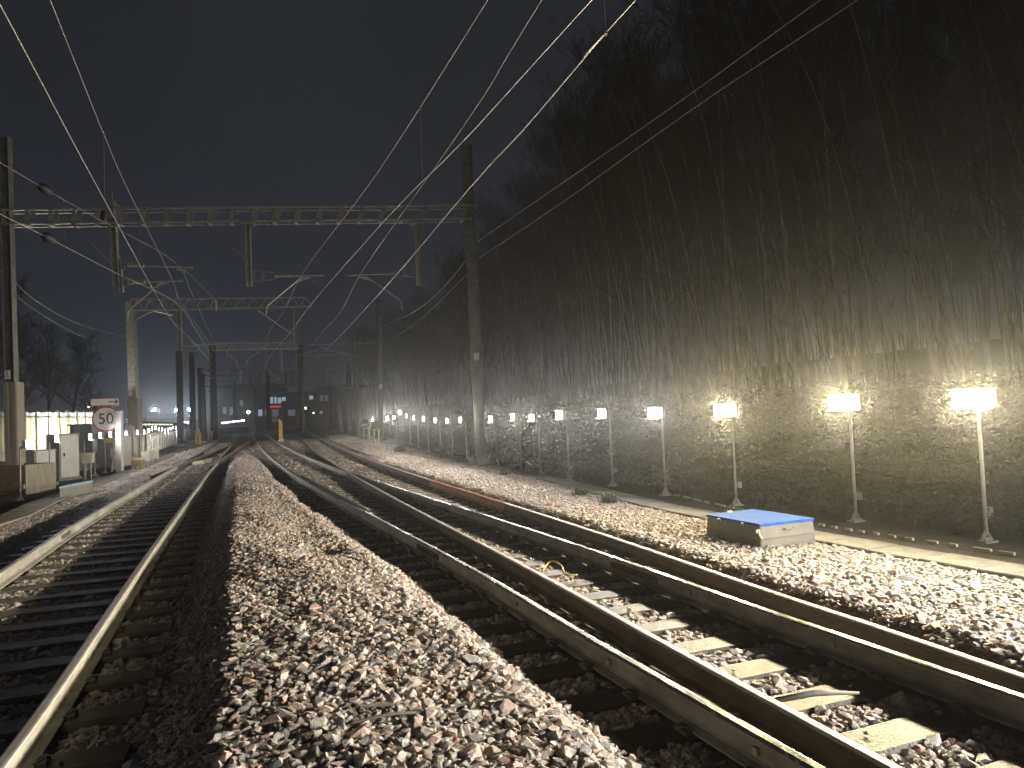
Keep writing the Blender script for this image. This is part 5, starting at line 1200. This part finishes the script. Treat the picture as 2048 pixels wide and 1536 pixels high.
far_lamp(602, 826, 150, .2, emis('far_red', (1, .12, .12), 3), 'dim red light between the far train and the small white lamp')
far_lamp(642, 825, 165, .3, M['orangewin'], 'dim orange light at the foot of the right station wing')
for i, (px, py, m_, lb_) in enumerate(((310, 819, M['yardw'], 'brightest yard floodlight mast between the second gantry mast and the dark mast'), (353, 820, M['yard'], 'bluish yard floodlight directly left of the dark mast'), (378, 819, M['yard'], 'bluish yard floodlight just right of the dark mast'))):
    far_lamp(px, py, 210, .32, m_, lb_)
far_lamp(304, 822, 205, .18, emis('yard_small', (.9, .95, 1), 30), 'small yard lamp beside the brightest yard floodlight')
far_lamp(399, 820, 210, .2, emis('yard_small2', (.8, .9, 1), 14), 'faint yard lamp near the left thick column')
far_lamp(177, 814, 80, .06, emis('yard_small3', (1, 1, 1), 8), 'tiny lamp on a post left of the arrow board')
yg = thing('yard_gantry', at(330, 850, 200), 'distant pale yard gantry with a row of thin legs under the floodlights', 'gantry')
mb = MB()
mb.bar(at(291, 826, 200), at(345, 829, 200), .25, .35)
for k in range(14): x = 300 + k * 3.9; mb.bar(at(x, 850, 200), at(x, 827, 200), .16, .16, up=(0, 1, 0))
part(mb, 'frame', M['post'], yg)
wb = thing('lit_cabin', at(373, 850, 140), 'small brightly lit white cabin window between the dark columns', 'cabin')
mb = MB(); a = at(373, 845, 140); mb.box((a[0], a[1] + 1, a[2] - .2), (1.2, 2, 1.4)); part(mb, 'wall', M['brick'], wb); mb = MB(); mb.box((a[0], a[1] - .05, a[2]), (.95, .08, .5)); part(mb, 'window', M['whitewin'], wb)
sk = thing('distant_buildings', at(300, 845, 260), 'low distant dark industrial skyline behind the left yard', 'buildings')
mb = MB(); rs = random.Random(3); x = 215
while x < 400: w_ = rs.uniform(8, 22); h = rs.uniform(8, 15); fbox(mb, x, x + w_ - 1, 850 - h, 850, 290 + rs.uniform(-15, 15), 12); x += w_
part(mb, 'wall', M['brick'], sk)
mb = MB()
for _ in range(26): px = rs.uniform(232, 300); p = at(px, rs.uniform(834, 846), 272); mb.box(p, (rs.uniform(.3, 1.0), .1, rs.uniform(.15, .35)))
part(mb, 'window', emis('skyline_windows', (.8, .88, 1), .8), sk)

# ---------------------------------------------------------------- mist
m = bpy.data.materials.new('mist'); m.use_nodes = True; t = m.node_tree
for n_ in list(t.nodes):
    if n_.type != 'OUTPUT_MATERIAL': t.nodes.remove(n_)
v = t.nodes.new('ShaderNodeVolumePrincipled'); v.inputs['Color'].default_value = (.92, .93, .95, 1); v.inputs['Density'].default_value = HAZE_D = .0019; v.inputs['Anisotropy'].default_value = .9
t.links.new(v.outputs[0], t.nodes['Material Output'].inputs['Volume'])
mb = MB(); mb.box((-40, 250, 14), (930, 630, 31)); hzb = mb.build('haze', m); tag(hzb, 'thin night mist glowing around the work lights', 'haze', kind='stuff')
hzb.display_type = 'WIRE'
bpy.context.view_layer.update()
